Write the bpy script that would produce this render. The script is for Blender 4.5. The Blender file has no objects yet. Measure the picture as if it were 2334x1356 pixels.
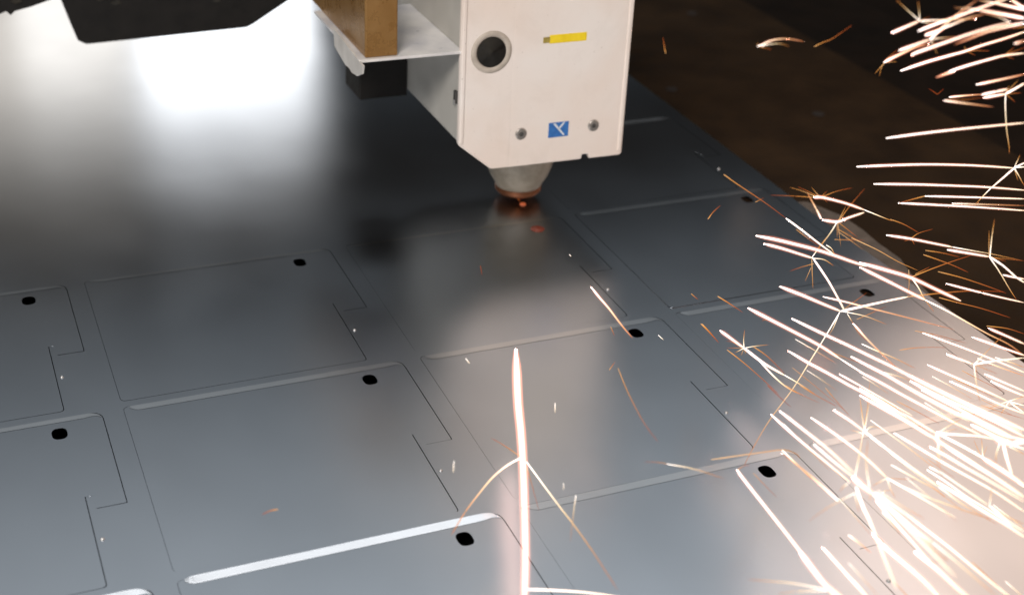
import bpy, math, random
from mathutils import Vector, Matrix

random.seed(7)
scene = bpy.context.scene
col = scene.collection

# ------------------------------------------------------------------ camera
cam_data = bpy.data.cameras.new("camera")
cam = bpy.data.objects.new("camera", cam_data)
col.objects.link(cam)
cam_data.sensor_width = 36.0
cam_data.lens = 49.26
cam_data.clip_start = 0.02
cam_data.clip_end = 50.0
CX = Vector((0.92218446, -0.38385448, 0.04723928))
CY = Vector((-0.1462554, -0.45920009, -0.87621038))
CZ = Vector((0.35802957, 0.8011186, -0.47960798))
CAM = Vector((-0.03991796, -0.94051605, 0.50220743))
cam.matrix_world = Matrix(((CX.x, -CY.x, -CZ.x, CAM.x), (CX.y, -CY.y, -CZ.y, CAM.y),
                           (CX.z, -CY.z, -CZ.z, CAM.z), (0, 0, 0, 1)))
cam_data.dof.use_dof = True
cam_data.dof.focus_distance = 0.91
cam_data.dof.aperture_fstop = 7.0
scene.camera = cam

# ------------------------------------------------------------------ world, lamps, exposure
world = bpy.data.worlds.new("World")
scene.world = world
world.use_nodes = True
wb = world.node_tree.nodes["Background"]
wb.inputs["Color"].default_value = (0.86, 0.94, 1.0, 1)
wb.inputs["Strength"].default_value = 0.055


def area(name, loc, target, sx, sy, power, color):
    l = bpy.data.lights.new(name, 'AREA')
    l.shape = 'RECTANGLE'
    l.size, l.size_y, l.energy, l.color = sx, sy, power, color
    o = bpy.data.objects.new(name, l)
    col.objects.link(o)
    o.location = loc
    d = Vector(target) - Vector(loc)
    o.rotation_euler = d.to_track_quat('-Z', 'Y').to_euler()
    return o


# lit rear of the machine: a bright work lamp low behind the gantry and two weaker fills added beside it for the cream fade
area("rear_work_lamp", (0.36, 1.0, 0.164), (0.36, 0.0, 0.164), 0.25, 0.232, 0.66, (1.0, 0.98, 0.95))
area("rear_side_fill", (-0.09, 1.02, 0.15), (-0.09, 0.0, 0.15), 0.33, 0.26, 0.325, (1.0, 0.89, 0.76))
area("rear_side_fill", (0.150, 1.02, 0.145), (0.150, 0.0, 0.145), 0.15, 0.25, 0.24, (1.0, 0.92, 0.82))
# hall ceiling lamp, high and far ahead
area("hall_ceiling_lamp", (0.55, 1.95, 2.60), (0.2, -0.3, 0.0), 4.2, 1.75, 13.5, (0.90, 0.96, 1.0))
# added bright strip light higher up, set to whiten the sloped bands along cuts
area("added_lip_light", (0.40, 0.75, 2.20), (0.2, -0.3, 0.0), 2.6, 0.42, 8.0, (0.97, 0.98, 1.0))
# light of the spark shower that goes on beyond the right edge of the picture
pl = bpy.data.lights.new("spark_shower_glow", 'POINT')
pl.energy, pl.color, pl.shadow_soft_size = 6.0, (1.0, 0.72, 0.56), 0.33
plo = bpy.data.objects.new("spark_shower_glow", pl)
plo.location = (1.09, -0.04, 0.50)
col.objects.link(plo)
# lamp over the operator's side, lights the front of the head
area("operator_side_lamp", (-0.7, -1.5, 1.5), (0.4, 0.0, 0.1), 0.7, 0.5, 49.0, (1.0, 0.93, 0.86))

scene.view_settings.view_transform = 'Standard'
scene.view_settings.look = 'None'
scene.view_settings.exposure = 0.0
scene.view_settings.gamma = 1.0
scene.view_settings.use_curve_mapping = False
scene.cycles.transparent_max_bounces = 64
scene.cycles.max_bounces = 8
scene.cycles.volume_bounces = 0
scene.cycles.adaptive_threshold = 0.005
scene.cycles.sample_clamp_indirect = 3.0

# ------------------------------------------------------------------ helpers


def tag(o, label=None, cat=None, group=None, kind=None):
    if label:
        o['label'] = label
    if cat:
        o['category'] = cat
    if group:
        o['group'] = group
    if kind:
        o['kind'] = kind
    return o


def empty(name, loc=(0, 0, 0)):
    o = bpy.data.objects.new(name, None)
    o.location = loc
    o.empty_display_size = 0.02
    col.objects.link(o)
    return o


def link(name, me, mat, parent=None, smooth=False):
    o = bpy.data.objects.new(name, me)
    col.objects.link(o)
    if mat is not None:
        me.materials.clear()
        me.materials.append(mat)
    if parent is not None:
        o.parent = parent
        # meshes are written in world coordinates; undo the offsets of the parents
        off_, q_ = Vector((0, 0, 0)), parent
        while q_ is not None:
            off_ += q_.location
            q_ = q_.parent
        o.location = -off_
    if smooth:
        me.polygons.foreach_set("use_smooth", [True] * len(me.polygons))
    return o


def mesh(name, v, f):
    me = bpy.data.meshes.new(name)
    me.from_pydata(v, [], f)
    me.update()
    return me


def box_mesh(name, x0, x1, y0, y1, z0, z1, bev=0.0, seg=2):
    import bmesh
    bm = bmesh.new()
    vs = [bm.verts.new((x, y, z)) for x in (x0, x1) for y in (y0, y1) for z in (z0, z1)]
    for q in ((0, 1, 3, 2), (4, 6, 7, 5), (0, 4, 5, 1), (2, 3, 7, 6), (0, 2, 6, 4), (1, 5, 7, 3)):
        bm.faces.new([vs[i] for i in q])
    bmesh.ops.recalc_face_normals(bm, faces=bm.faces)
    if bev:
        bmesh.ops.bevel(bm, geom=bm.edges[:], offset=bev, segments=seg, affect='EDGES', profile=0.5)
    me = bpy.data.meshes.new(name)
    bm.to_mesh(me)
    bm.free()
    return me


def prism_mesh(name, poly, a0, a1, axis='y', bev=0.0, seg=2):
    """poly in (x, z) extruded along y, or (x, y) extruded along z."""
    import bmesh
    bm = bmesh.new()

    def P(p, a):
        return (p[0], a, p[1]) if axis == 'y' else (p[0], p[1], a)
    A = [bm.verts.new(P(p, a0)) for p in poly]
    B = [bm.verts.new(P(p, a1)) for p in poly]
    n = len(poly)
    bm.faces.new(A)
    bm.faces.new(B[::-1])
    for i in range(n):
        bm.faces.new((A[i], B[i], B[(i + 1) % n], A[(i + 1) % n]))
    bmesh.ops.recalc_face_normals(bm, faces=bm.faces)
    if bev:
        bmesh.ops.bevel(bm, geom=bm.edges[:], offset=bev, segments=seg, affect='EDGES', profile=0.5)
    me = bpy.data.meshes.new(name)
    bm.to_mesh(me)
    bm.free()
    return me


def lathe_mesh(name, prof, c, axis='z', n=40):
    """profile of (radius, height) turned about an axis through c; axis 'y' points to -y (towards the viewer)."""
    v, f = [], []
    for r, h in prof:
        for k in range(n):
            a = 2 * math.pi * k / n
            if axis == 'z':
                v.append((c[0] + r * math.cos(a), c[1] + r * math.sin(a), c[2] + h))
            else:
                v.append((c[0] + r * math.cos(a), c[1] - h, c[2] + r * math.sin(a)))
    for i in range(len(prof) - 1):
        for k in range(n):
            f.append((i * n + k, i * n + (k + 1) % n, (i + 1) * n + (k + 1) % n, (i + 1) * n + k))
    f.append(tuple(range(n))[::-1])
    f.append(tuple((len(prof) - 1) * n + k for k in range(n)))
    return mesh(name, v, f)


def filled_mesh(name, loops, half, z, bev=0.0, vertical_y=None):
    """flat plate with openings: first loop is the outline, the rest are holes."""
    cu = bpy.data.curves.new(name, 'CURVE')
    cu.dimensions = '2D'
    cu.fill_mode = 'BOTH'
    cu.extrude = half
    cu.bevel_depth = bev
    cu.bevel_resolution = 1
    for lp in loops:
        sp = cu.splines.new('POLY')
        sp.points.add(len(lp) - 1)
        for p, q in zip(sp.points, lp):
            p.co = (q[0], q[1], 0, 1)
        sp.use_cyclic_u = True
    tmp = bpy.data.objects.new(name, cu)
    col.objects.link(tmp)
    dg = bpy.context.evaluated_depsgraph_get()
    me = bpy.data.meshes.new_from_object(tmp.evaluated_get(dg))
    bpy.data.objects.remove(tmp)
    bpy.data.curves.remove(cu)
    if vertical_y is None:
        me.transform(Matrix.Translation((0, 0, z)))
    else:
        me.transform(Matrix.Translation((0, vertical_y, 0)) @ Matrix.Rotation(math.radians(90), 4, 'X'))
    return me


def rounded(poly, radii, n=5):
    out = []
    m = len(poly)
    for i in range(m):
        p, r = Vector(poly[i]), radii[i]
        if r <= 0:
            out.append(tuple(p))
            continue
        a = (Vector(poly[i - 1]) - p).normalized()
        b = (Vector(poly[(i + 1) % m]) - p).normalized()
        for k in range(n + 1):
            t = k / n
            q = (p + a * r) * (1 - t) ** 2 + p * 2 * t * (1 - t) + (p + b * r) * t ** 2
            out.append(tuple(q))
    return out


# ------------------------------------------------------------------ materials


def new_mat(name):
    m = bpy.data.materials.new(name)
    m.use_nodes = True
    nt = m.node_tree
    return m, nt, nt.nodes["Principled BSDF"]


def noise(nt, scale, detail=4.0, rough=0.55, vec=None, dist=0.0):
    n = nt.nodes.new("ShaderNodeTexNoise")
    n.inputs["Scale"].default_value = scale
    n.inputs["Detail"].default_value = detail
    n.inputs["Roughness"].default_value = rough
    n.inputs["Distortion"].default_value = dist
    if vec is not None:
        nt.links.new(vec, n.inputs["Vector"])
    return n


def ramp(nt, src, stops):
    r = nt.nodes.new("ShaderNodeValToRGB")
    els = r.color_ramp.elements
    while len(els) < len(stops):
        els.new(0.5)
    for e, (p, c) in zip(els, stops):
        e.position = p
        e.color = (c[0], c[1], c[2], 1)
    nt.links.new(src, r.inputs["Fac"])
    return r


def mapped(nt, scale):
    tc = nt.nodes.new("ShaderNodeTexCoord")
    mp = nt.nodes.new("ShaderNodeMapping")
    mp.inputs["Scale"].default_value = scale
    nt.links.new(tc.outputs["Object"], mp.inputs["Vector"])
    return mp.outputs["Vector"]


def maprange(nt, src, lo, hi, a=0.3, b=0.7):
    r = nt.nodes.new("ShaderNodeMapRange")
    r.inputs["From Min"].default_value = a
    r.inputs["From Max"].default_value = b
    r.inputs["To Min"].default_value = lo
    r.inputs["To Max"].default_value = hi
    nt.links.new(src, r.inputs["Value"])
    return r.outputs["Result"]


def bump(nt, bsdf, src, strength, dist):
    b = nt.nodes.new("ShaderNodeBump")
    b.inputs["Strength"].default_value = strength
    b.inputs["Distance"].default_value = dist
    nt.links.new(src, b.inputs["Height"])
    nt.links.new(b.outputs["Normal"], bsdf.inputs["Normal"])


def sheet_material(name, base, rlo, rhi):
    m, nt, p = new_mat(name)
    nt.nodes.remove(p)
    p = nt.nodes.new("ShaderNodeBsdfAnisotropic")
    p.distribution = 'BECKMANN'
    nt.links.new(p.outputs[0], nt.nodes["Material Output"].inputs["Surface"])
    n1 = noise(nt, 1.0, 2, 0.45, mapped(nt, (6, 6, 6)))
    a, b = [c * 0.93 for c in base], [min(1, c * 1.05) for c in base]
    cr = ramp(nt, n1.outputs["Fac"], [(0.3, a), (0.7, b)])
    # fine scuffs and stains left by handling
    n5 = noise(nt, 1.0, 2, 0.4, mapped(nt, (18, 12, 15)))
    st = ramp(nt, n5.outputs["Fac"], [(0.30, (1, 1, 1)), (0.80, (0.93, 0.93, 0.93))])
    mu = nt.nodes.new("ShaderNodeMix")
    mu.data_type = 'RGBA'
    mu.blend_type = 'MULTIPLY'
    mu.inputs[0].default_value = 1.0
    nt.links.new(cr.outputs["Color"], mu.inputs[6])
    nt.links.new(st.outputs["Color"], mu.inputs[7])
    nt.links.new(mu.outputs[2], p.inputs["Color"])
    n3 = noise(nt, 1.0, 2, 0.45, mapped(nt, (14, 9, 9)))      # oily smears
    nt.links.new(maprange(nt, n3.outputs["Fac"], rlo, rhi), p.inputs["Roughness"])
    return m


def painted(name, lo, hi, rough, scale=30, metallic=0.0, bump_s=0.05, spec=0.5):
    m, nt, p = new_mat(name)
    p.inputs["Specular IOR Level"].default_value = spec
    n = noise(nt, 1.0, 6, 0.6, mapped(nt, (scale, scale, scale)))
    cr = ramp(nt, n.outputs["Fac"], [(0.32, lo), (0.68, hi)])
    nt.links.new(cr.outputs["Color"], p.inputs["Base Color"])
    p.inputs["Metallic"].default_value = metallic
    n2 = noise(nt, 1.0, 4, 0.6, mapped(nt, (scale * 4,) * 3))
    nt.links.new(maprange(nt, n2.outputs["Fac"], rough * 0.85, min(1, rough * 1.2)), p.inputs["Roughness"])
    bump(nt, p, n2.outputs["Fac"], bump_s, 0.002)
    return m


M = {}
M['sheet'] = sheet_material("rolled_steel", (0.53, 0.558, 0.60), 0.280, 0.296)
M['lip'] = sheet_material("pale_band_steel", (0.62, 0.63, 0.645), 0.280, 0.296)  # lighter copy of the sheet steel; brightness of smeared cuts put into colour
def worn_paint(name, lo, hi, grime, rough):
    m, nt, p = new_mat(name)
    n = noise(nt, 1.0, 3, 0.5, mapped(nt, (11, 11, 10)))
    cr = ramp(nt, n.outputs["Fac"], [(0.35, lo), (0.65, hi)])
    g = noise(nt, 1.0, 7, 0.68, mapped(nt, (28, 28, 24)), 0.4)     # soot and hand smears
    f = ramp(nt, g.outputs["Fac"], [(0.50, (0, 0, 0)), (0.82, (0.18, 0.18, 0.18))])
    g2 = noise(nt, 1.0, 2, 0.5, mapped(nt, (420, 420, 420)))       # spatter specks
    f2 = ramp(nt, g2.outputs["Fac"], [(0.70, (0, 0, 0)), (0.76, (0.6, 0.6, 0.6))])
    ad = nt.nodes.new("ShaderNodeMath")
    ad.operation = 'MAXIMUM'
    nt.links.new(f.outputs["Color"], ad.inputs[0])
    nt.links.new(f2.outputs["Color"], ad.inputs[1])
    mx = nt.nodes.new("ShaderNodeMix")
    mx.data_type = 'RGBA'
    nt.links.new(ad.outputs[0], mx.inputs[0])
    nt.links.new(cr.outputs["Color"], mx.inputs[6])
    mx.inputs[7].default_value = (*grime, 1)
    nt.links.new(mx.outputs[2], p.inputs["Base Color"])
    nt.links.new(maprange(nt, g.outputs["Fac"], rough, rough + 0.25), p.inputs["Roughness"])
    return m


M['cover'] = worn_paint("cream_paint", (0.76, 0.64, 0.565), (0.80, 0.74, 0.70), (0.36, 0.29, 0.23), 0.38)
M['cover_side'] = painted("grey_paint", (0.40, 0.39, 0.36), (0.50, 0.49, 0.455), 0.5, 26)
M['dark'] = painted("black_plastic", (0.004, 0.0035, 0.003), (0.010, 0.0085, 0.0075), 0.6, 60, 0, 0.05, 0.25)
M['hole'] = painted("dark_socket", (0.008, 0.007, 0.005), (0.025, 0.02, 0.013), 0.85, 90)
M['shade_ring'] = painted("recess_shade_ring", (0.38, 0.33, 0.28), (0.52, 0.46, 0.40), 0.6, 110)  # cover paint greyed; shade of the dished recess put into the ring's colour
M['duct'] = painted("rust_brown_duct", (0.24, 0.12, 0.032), (0.38, 0.22, 0.085), 0.28, 30, 0.35)
M['plate'] = painted("zinc_plate", (0.52, 0.52, 0.55), (0.84, 0.82, 0.80), 0.32, 26, 0.15)
M['flange'] = painted("pale_flange", (0.60, 0.58, 0.55), (0.80, 0.78, 0.75), 0.4, 60, 0.3)
M['screw'] = painted("screw_steel", (0.30, 0.28, 0.26), (0.48, 0.45, 0.42), 0.4, 300, 0.7)
M['slot'] = painted("screw_slot", (0.03, 0.03, 0.03), (0.07, 0.065, 0.06), 0.6, 300)
M['yellow'] = painted("yellow_tape", (0.78, 0.56, 0.01), (0.90, 0.68, 0.03), 0.45, 120)
M['ytab'] = painted("dirty_yellow", (0.20, 0.15, 0.05), (0.42, 0.32, 0.06), 0.55, 400)
M['blue'] = painted("blue_sticker", (0.02, 0.11, 0.36), (0.05, 0.19, 0.50), 0.4, 200)
M['white'] = painted("white_print", (0.55, 0.60, 0.66), (0.75, 0.78, 0.82), 0.5, 200)
M['ceramic'] = painted("nozzle_ceramic", (0.26, 0.22, 0.165), (0.46, 0.40, 0.32), 0.42, 70)
M['copper'] = painted("nozzle_copper", (0.16, 0.06, 0.03), (0.30, 0.12, 0.055), 0.5, 120, 0.7)
M['rail'] = painted("dusty_brown_rail", (0.014, 0.0075, 0.0032), (0.032, 0.0180, 0.0082), 0.85, 12, 0, 0.25, 0.12)
M['rail_dark'] = painted("dark_rail", (0.006, 0.0036, 0.002), (0.014, 0.0082, 0.0048), 0.85, 14, 0, 0.25, 0.12)
M['beam'] = painted("brown_black_beam", (0.006, 0.0045, 0.003), (0.012, 0.009, 0.006), 0.7, 20, 0, 0.05, 0.15)
M['bed'] = painted("burnt_bed", (0.008, 0.006, 0.005), (0.02, 0.014, 0.011), 0.9, 30)
M['offcut'] = painted("dull_offcut", (0.07, 0.056, 0.044), (0.13, 0.105, 0.085), 0.6, 80, 0.3)
M['bead'] = painted("bright_bead", (0.5, 0.5, 0.5), (0.7, 0.7, 0.7), 0.45, 300, 1.0)


def spark_material():
    m = bpy.data.materials.new("glowing_metal")
    m.use_nodes = True
    nt = m.node_tree
    nt.nodes.clear()
    out = nt.nodes.new("ShaderNodeOutputMaterial")
    em = nt.nodes.new("ShaderNodeEmission")
    at = nt.nodes.new("ShaderNodeAttribute")
    at.attribute_name = "spark_temp"
    cr = ramp(nt, at.outputs["Fac"], [(0.0, (0.75, 0.08, 0.02)), (0.22, (1.0, 0.20, 0.045)),
                                      (0.45, (1.0, 0.42, 0.10)), (0.66, (1.0, 0.72, 0.40)), (1.0, (1.0, 0.90, 0.84))])
    pw = nt.nodes.new("ShaderNodeMath")
    pw.operation = 'POWER'
    pw.inputs[1].default_value = 2.2
    nt.links.new(at.outputs["Fac"], pw.inputs[0])
    ml = nt.nodes.new("ShaderNodeMath")
    ml.operation = 'MULTIPLY_ADD'
    ml.inputs[1].default_value = 2.6
    ml.inputs[2].default_value = 0.45
    nt.links.new(pw.outputs[0], ml.inputs[0])
    nt.links.new(cr.outputs["Color"], em.inputs["Color"])
    nt.links.new(ml.outputs[0], em.inputs["Strength"])
    nt.links.new(em.outputs[0], out.inputs["Surface"])
    return m


def halo_material(name, color, strength):
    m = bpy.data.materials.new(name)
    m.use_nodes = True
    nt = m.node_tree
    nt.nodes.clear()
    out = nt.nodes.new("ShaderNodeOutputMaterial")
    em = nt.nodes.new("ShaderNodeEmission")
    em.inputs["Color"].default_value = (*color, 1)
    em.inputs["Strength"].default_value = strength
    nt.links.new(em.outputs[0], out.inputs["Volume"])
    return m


M['hot'], _nt, _p = new_mat("red_hot_steel")
_p.inputs["Base Color"].default_value = (0.12, 0.05, 0.04, 1)
_p.inputs["Emission Color"].default_value = (1.0, 0.16, 0.07, 1)
_p.inputs["Emission Strength"].default_value = 0.10
M['molten'], _nt, _p = new_mat("molten_cut")
_p.inputs["Base Color"].default_value = (0.10, 0.03, 0.02, 1)
_p.inputs["Emission Color"].default_value = (1.0, 0.20, 0.06, 1)
_p.inputs["Emission Strength"].default_value = 0.38
M['spark'] = spark_material()
M['halo_in'] = halo_material("bloom_halo_core", (1.0, 0.50, 0.42), 290.0)  # camera bloom around the sparks, put in as glowing volumes
M['halo_out'] = halo_material("bloom_halo_rim", (1.0, 0.34, 0.22), 105.0)

# ------------------------------------------------------------------ setting: bed below the sheet
PX, PY = 0.2, 0.178173      # spacing of the nested panels on the sheet
SHEET_EDGE = 0.6435

tag(link("floor", box_mesh("floor", -1.6, 3.2, -1.6, 3.2, -0.40, -0.35), M['bed']), kind='structure')

table = empty("cutting_table", (0, 0, -0.3))
tag(table, "dark burnt support bed under the steel sheet, seen through its round holes", "cutting table")
link("tray", box_mesh("tray", -0.95, 0.62, -0.95, 1.15, -0.20, -0.19), M['bed'], table)
sl = box_mesh("slat", -0.94, 0.62, -0.0015, 0.0015, -0.189, -0.0042)
k = 0
yy = -0.93
while yy < 1.14:
    s = link("support_slat", sl, M['bed'], table)
    s.location = Vector((0, yy, 0)) - table.location
    yy += 0.0893

rail = empty("bed_rail", (0.86, 0.3, -0.12))
tag(rail, "wide dusty brown steel rail alongside the right edge of the sheet", "rail")
link("rail_top", box_mesh("rail_top", 0.672, 1.062, -1.2, 2.0, -0.12, -0.08, 0.004), M['rail'], rail)
for hx, hy in ((0.78, 0.455), (0.91, 0.335), (0.955, 0.72)):
    link("bolt_hole", lathe_mesh("bolt_hole", [(0.007, -0.001), (0.007, 0.0006), (0.006, 0.0009)], (hx, hy, -0.08), 'z', 20), M['bed'], rail)
rail2 = empty("bed_rail", (1.3, 0.3, -0.16))
tag(rail2, "darker lower rail beyond the brown one in the top right corner", "rail")
link("rail_top", box_mesh("rail_top", 1.085, 1.30, -1.2, 2.0, -0.15, -0.11, 0.004), M['rail_dark'], rail2)
link("rail_step", box_mesh("rail_step", 1.325, 2.3, -1.2, 2.0, -0.17, -0.13, 0.004), M['rail_dark'], rail2)

off = prism_mesh("offcut_strip", [(0.62, 0.0), (0.655, -0.012), (0.668, -0.045), (0.6695, -0.075), (0.667, -0.10), (0.6675, -0.13),
                                  (0.661, -0.150), (0.6565, -0.165), (0.652, -0.190), (0.62, -0.20)], -0.0062, -0.0042, 'z')
tag(link("offcut_strip", off, M['offcut']), "dull jagged steel strip sticking out from under the sheet's right edge", "offcut")

# ------------------------------------------------------------------ the sheet and the panels cut from it
TH = 0.0010                 # half thickness
KX, KY = 0.00027, 0.00012   # half kerf widths


def cell(i, j, u, v):
    return (PX * (i + u), -PY * (j + v))


L_, R_, T_, B_ = -0.795, 0.138, -0.098, 0.862
NX, NY, SX, SY = 0.051, 0.466, 0.029, 0.392    # notch and relief slot


def outline(i, j, gx, gy):
    """panel outline, counter-clockwise, grown (+) or shrunk (-) by half a kerf"""
    pts = [(L_, T_, -1, 1), (L_, B_, -1, -1), (SX, B_, 1, -1), (SX, SY, 1, 1),
           (NX, SY, 1, 1), (NX, NY, 1, -1), (R_, NY, 1, -1), (R_, T_, 1, 1)]
    rad = [0.004, 0.004, 0.003, 0, 0, 0, 0.001, 0.009]
    q = []
    for (u, v, sx, sy) in pts:
        x, y = cell(i, j, u, v)
        q.append((x + sx * gx * (0.45 if u == L_ else 1.0), y + sy * gy * (1.7 if v == NY or v == SY else 1.0)))
    return rounded(q, rad)


def circle(cx, cy, rx, ry, n=28, e=1.0):
    def c(t):
        return math.copysign(abs(t) ** e, t)
    return [(cx + rx * c(math.cos(2 * math.pi * k / n)), cy + ry * c(math.sin(2 * math.pi * k / n))) for k in range(n)]


CUT = [(i, j) for j in (0, 1, 2) for i in (0, 1, 2, 3)] + [(3, -1)]
openings = []
for (i, j) in CUT:
    openings.append(outline(i, j, KX, KY))
# slits already cut for the panel under the head
slits = []
x0, y0 = cell(2, -1, SX, SY)
x1, y1 = cell(2, -1, SX, 0.70)
slits.append([(x0 - KX, y0), (x0 + KX, y0), (x1 + KX, y1), (x1 - KX, y1)])
x0, y0 = cell(2, -1, R_, T_)
x1, y1 = cell(2, -1, R_, NY)
slits.append([(x0 - KX, y0), (x0 + KX, y0), (x1 + KX, y1), (x1 - KX, y1)])

sheet = empty("steel_sheet", (0, 0, -TH))
tag(sheet, "large grey steel sheet with rows of rectangular panels cut into it", "steel sheet")
border = [(-0.96, -0.96), (SHEET_EDGE + 0.006, -0.96), (SHEET_EDGE + 0.004, -0.33), (SHEET_EDGE, -0.18), (SHEET_EDGE - 0.003, -0.04),
          (SHEET_EDGE - 0.001, 0.12), (SHEET_EDGE, 0.30), (SHEET_EDGE, 1.2), (-0.96, 1.2)]
hx, hy = cell(2, -1, 0, 0)
link("skeleton", filled_mesh("skeleton", [border] + openings + slits, TH, -TH), M['sheet'], sheet)


def lip(i, j, width, height, top=True, u0=None, u1=None):
    """strip added along a cut for its pale smeared band: its face slopes down towards the viewer"""
    u0 = L_ + 0.02 if u0 is None else u0
    u1 = (R_ - 0.004 if top else SX - 0.02) if u1 is None else u1
    v0 = T_ if top else B_
    nseg = 72
    prof = [(0.0, 1.0), (0.15, 0.86), (0.5, 0.50), (0.85, 0.14), (1.0, 0.0)]
    v, f = [], []
    for s in range(nseg + 1):
        t = s / nseg
        env = min(1.0, t / 0.03, (1 - t) / 0.07)
        env = math.sin(env * math.pi / 2)
        x, y = cell(i, j, u0 + (u1 - u0) * t, v0)
        dx = PX * (u0 + (u1 - u0) * t) - (PX * R_ - 0.0088)      # follow the rounded corner
        if top and dx > 0:
            y -= 0.0088 - math.sqrt(max(0.0, 0.0088 ** 2 - dx * dx))
        w = 1 + 0.06 * math.sin(9 * t + i) + 0.04 * math.sin(23 * t + j)
        for (a, h) in prof:
            yy = y - KY * 2 - a * width * (0.35 + 0.65 * env) if top else y + KY * 2 + (1 - a) * width * (0.35 + 0.65 * env)
            v.append((x, yy, 0.00015 + height * h * env * w))
        base = v[-len(prof)]
        v.append((base[0], base[1] + 0.00005, -0.0005))
    m = len(prof) + 1
    for s in range(nseg):
        for q in range(len(prof) - 1):
            a = s * m + q
            f.append((a, a + 1, a + m + 1, a + m))
        a = s * m
        f.append((a, a + m, a + m + m - 1, a + m - 1))
    me = mesh("pale_cut_band", v, f)
    return me


ROWW = {-1: "far row beyond the cutting head", 0: "far row", 1: "middle row", 2: "front row"}
COLW = {0: "leftmost", 1: "second from left", 2: "third from left", 3: "rightmost"}
PLAB = {
    (0, 0): "grey steel panel at the left picture edge, far row, small hole near its corner",
    (1, 0): "grey steel panel in the far row, left of the laser nozzle, in brown shadow",
    (2, 0): "grey steel panel just in front of the laser nozzle, its hole glowing red",
    (3, 0): "dark grey steel panel right of the cutting head, along the sheet's right edge",
    (0, 1): "grey steel panel at the left picture edge, middle row, with a black hole",
    (1, 1): "grey steel panel in the middle row, between the left panel and the tall spark",
    (2, 1): "grey steel panel in the middle row carrying the head's pale reflection",
    (3, 1): "steel panel in the middle row by the right edge, under the sparks",
    (0, 2): "grey steel panel in the bottom left corner with a short bright front edge",
    (1, 2): "grey steel panel at the bottom with a long bright white far edge",
    (2, 2): "warm lit steel panel in the front row right of the tall white spark",
    (3, 2): "steel panel in the bottom right corner beneath the dense sparks",
    (3, -1): "dark steel panel behind the head's right side with a pale corner line",
}
# (lip width m, lip height m) of the far edge, and of the near edge
LIPS = {(1, 2): (0.0054, 0.00115), (0, 2): (0.0054, 0.00115), (2, 2): (0.0062, 0.00015), (3, 2): (0.0062, 0.00015),
        (1, 1): (0.0056, 0.00010), (2, 1): (0.0060, 0.00014), (0, 1): (0.0046, 0.00009), (3, 1): (0.0062, 0.00015),
        (0, 0): (0.0042, 0.00009), (1, 0): (0.0038, 0.00006), (3, 0): (0.0062, 0.00014), (2, 0): (0.0036, 0.00005), (3, -1): (0.0070, 0.0005)}
rnd = random.Random(3)
for (i, j) in CUT:
    hx, hy = cell(i, j, 0, 0)
    p = empty("cut_panel", (hx, hy, -TH))
    tag(p, PLAB[(i, j)], "steel panel", "panels cut from the steel sheet")
    # round hole is drawn out along the sheet, copying its smear by camera movement
    link("plate", filled_mesh("plate", [outline(i, j, -KX, -KY)] + ([circle(hx, hy, 0.0047, 0.0062, 32, 0.72)] if j >= 0 and (i, j) != (3, 2) else []), TH, -TH), M['sheet'], p)
    w, h = LIPS[(i, j)]
    link("pale_cut_band", lip(i, j, w, h), M['lip'], p)
    # small bright bead left at the piercing point beside the notch
    bx, by = cell(i, j, 0.047, 0.63)
    s = 0.0011
    bm_ = lathe_mesh("bead", [(0.0002, 0.0011), (0.0008, 0.0009), (0.0012, 0.0004), (0.0014, -0.0004)], (bx, by, 0.0), 'z', 10)
    bd = link("pierce_bead", bm_, M['bead'], sheet, smooth=True)
    if (i, j) == (2, 0):      # just pierced, still red hot inside
        hot = link("hot_hole_rim", lathe_mesh("hot_hole_rim", [(0.0058, 0.0003), (0.0050, 0.0002), (0.0046, -0.0022)], (hx, hy, 0.0), 'z', 28), M['hot'], p, smooth=True)
    # each freed panel lies a trifle out of plane
    p.rotation_euler = (math.radians(rnd.uniform(-0.10, 0.10)), math.radians(rnd.uniform(-0.08, 0.08)), 0)

# ------------------------------------------------------------------ laser cutting head
HX, HY = 0.405, 0.060
YF = 0.024
head = empty("laser_cutting_head", (HX, HY, 0.0))
tag(head, "cream and grey laser cutting head with yellow and blue stickers above the sheet", "cutting head")
body = [(0.3395, 0.29), (0.3395, 0.0715), (0.368, 0.0495), (0.4825, 0.0490), (0.4815, 0.29)]
link("housing", prism_mesh("housing", body, YF + 0.0052, 0.185, 'y', 0.0012), M['cover_side'], head)
SEAM = 0.3812
pc = (0.3625, 0.1465)
lf = [(0.3382, 0.29), (0.3382, 0.0718), (0.3665, 0.0482), (SEAM - 0.0003, 0.0480), (SEAM - 0.0003, 0.29)]
link("cover_panel", filled_mesh("cover_panel", [rounded(lf, [0, .002, .002, 0, 0]), circle(pc[0], pc[1], 0.0128, 0.0128, 40)], 0.0018, 0, 0.0008, YF + 0.0025), M['cover'], head)
rf = [(SEAM + 0.0003, 0.29), (SEAM + 0.0003, 0.0480), (0.4465, 0.0474), (0.4472, 0.0515), (0.4540, 0.0512), (0.4552, 0.0473), (0.4840, 0.0470), (0.4822, 0.29)]
link("cover_panel", filled_mesh("cover_panel", [rounded(rf, [0, 0, 0, .001, .001, 0, .003, 0])], 0.0018, 0, 0.0008, YF + 0.0025), M['cover'], head)
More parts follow.
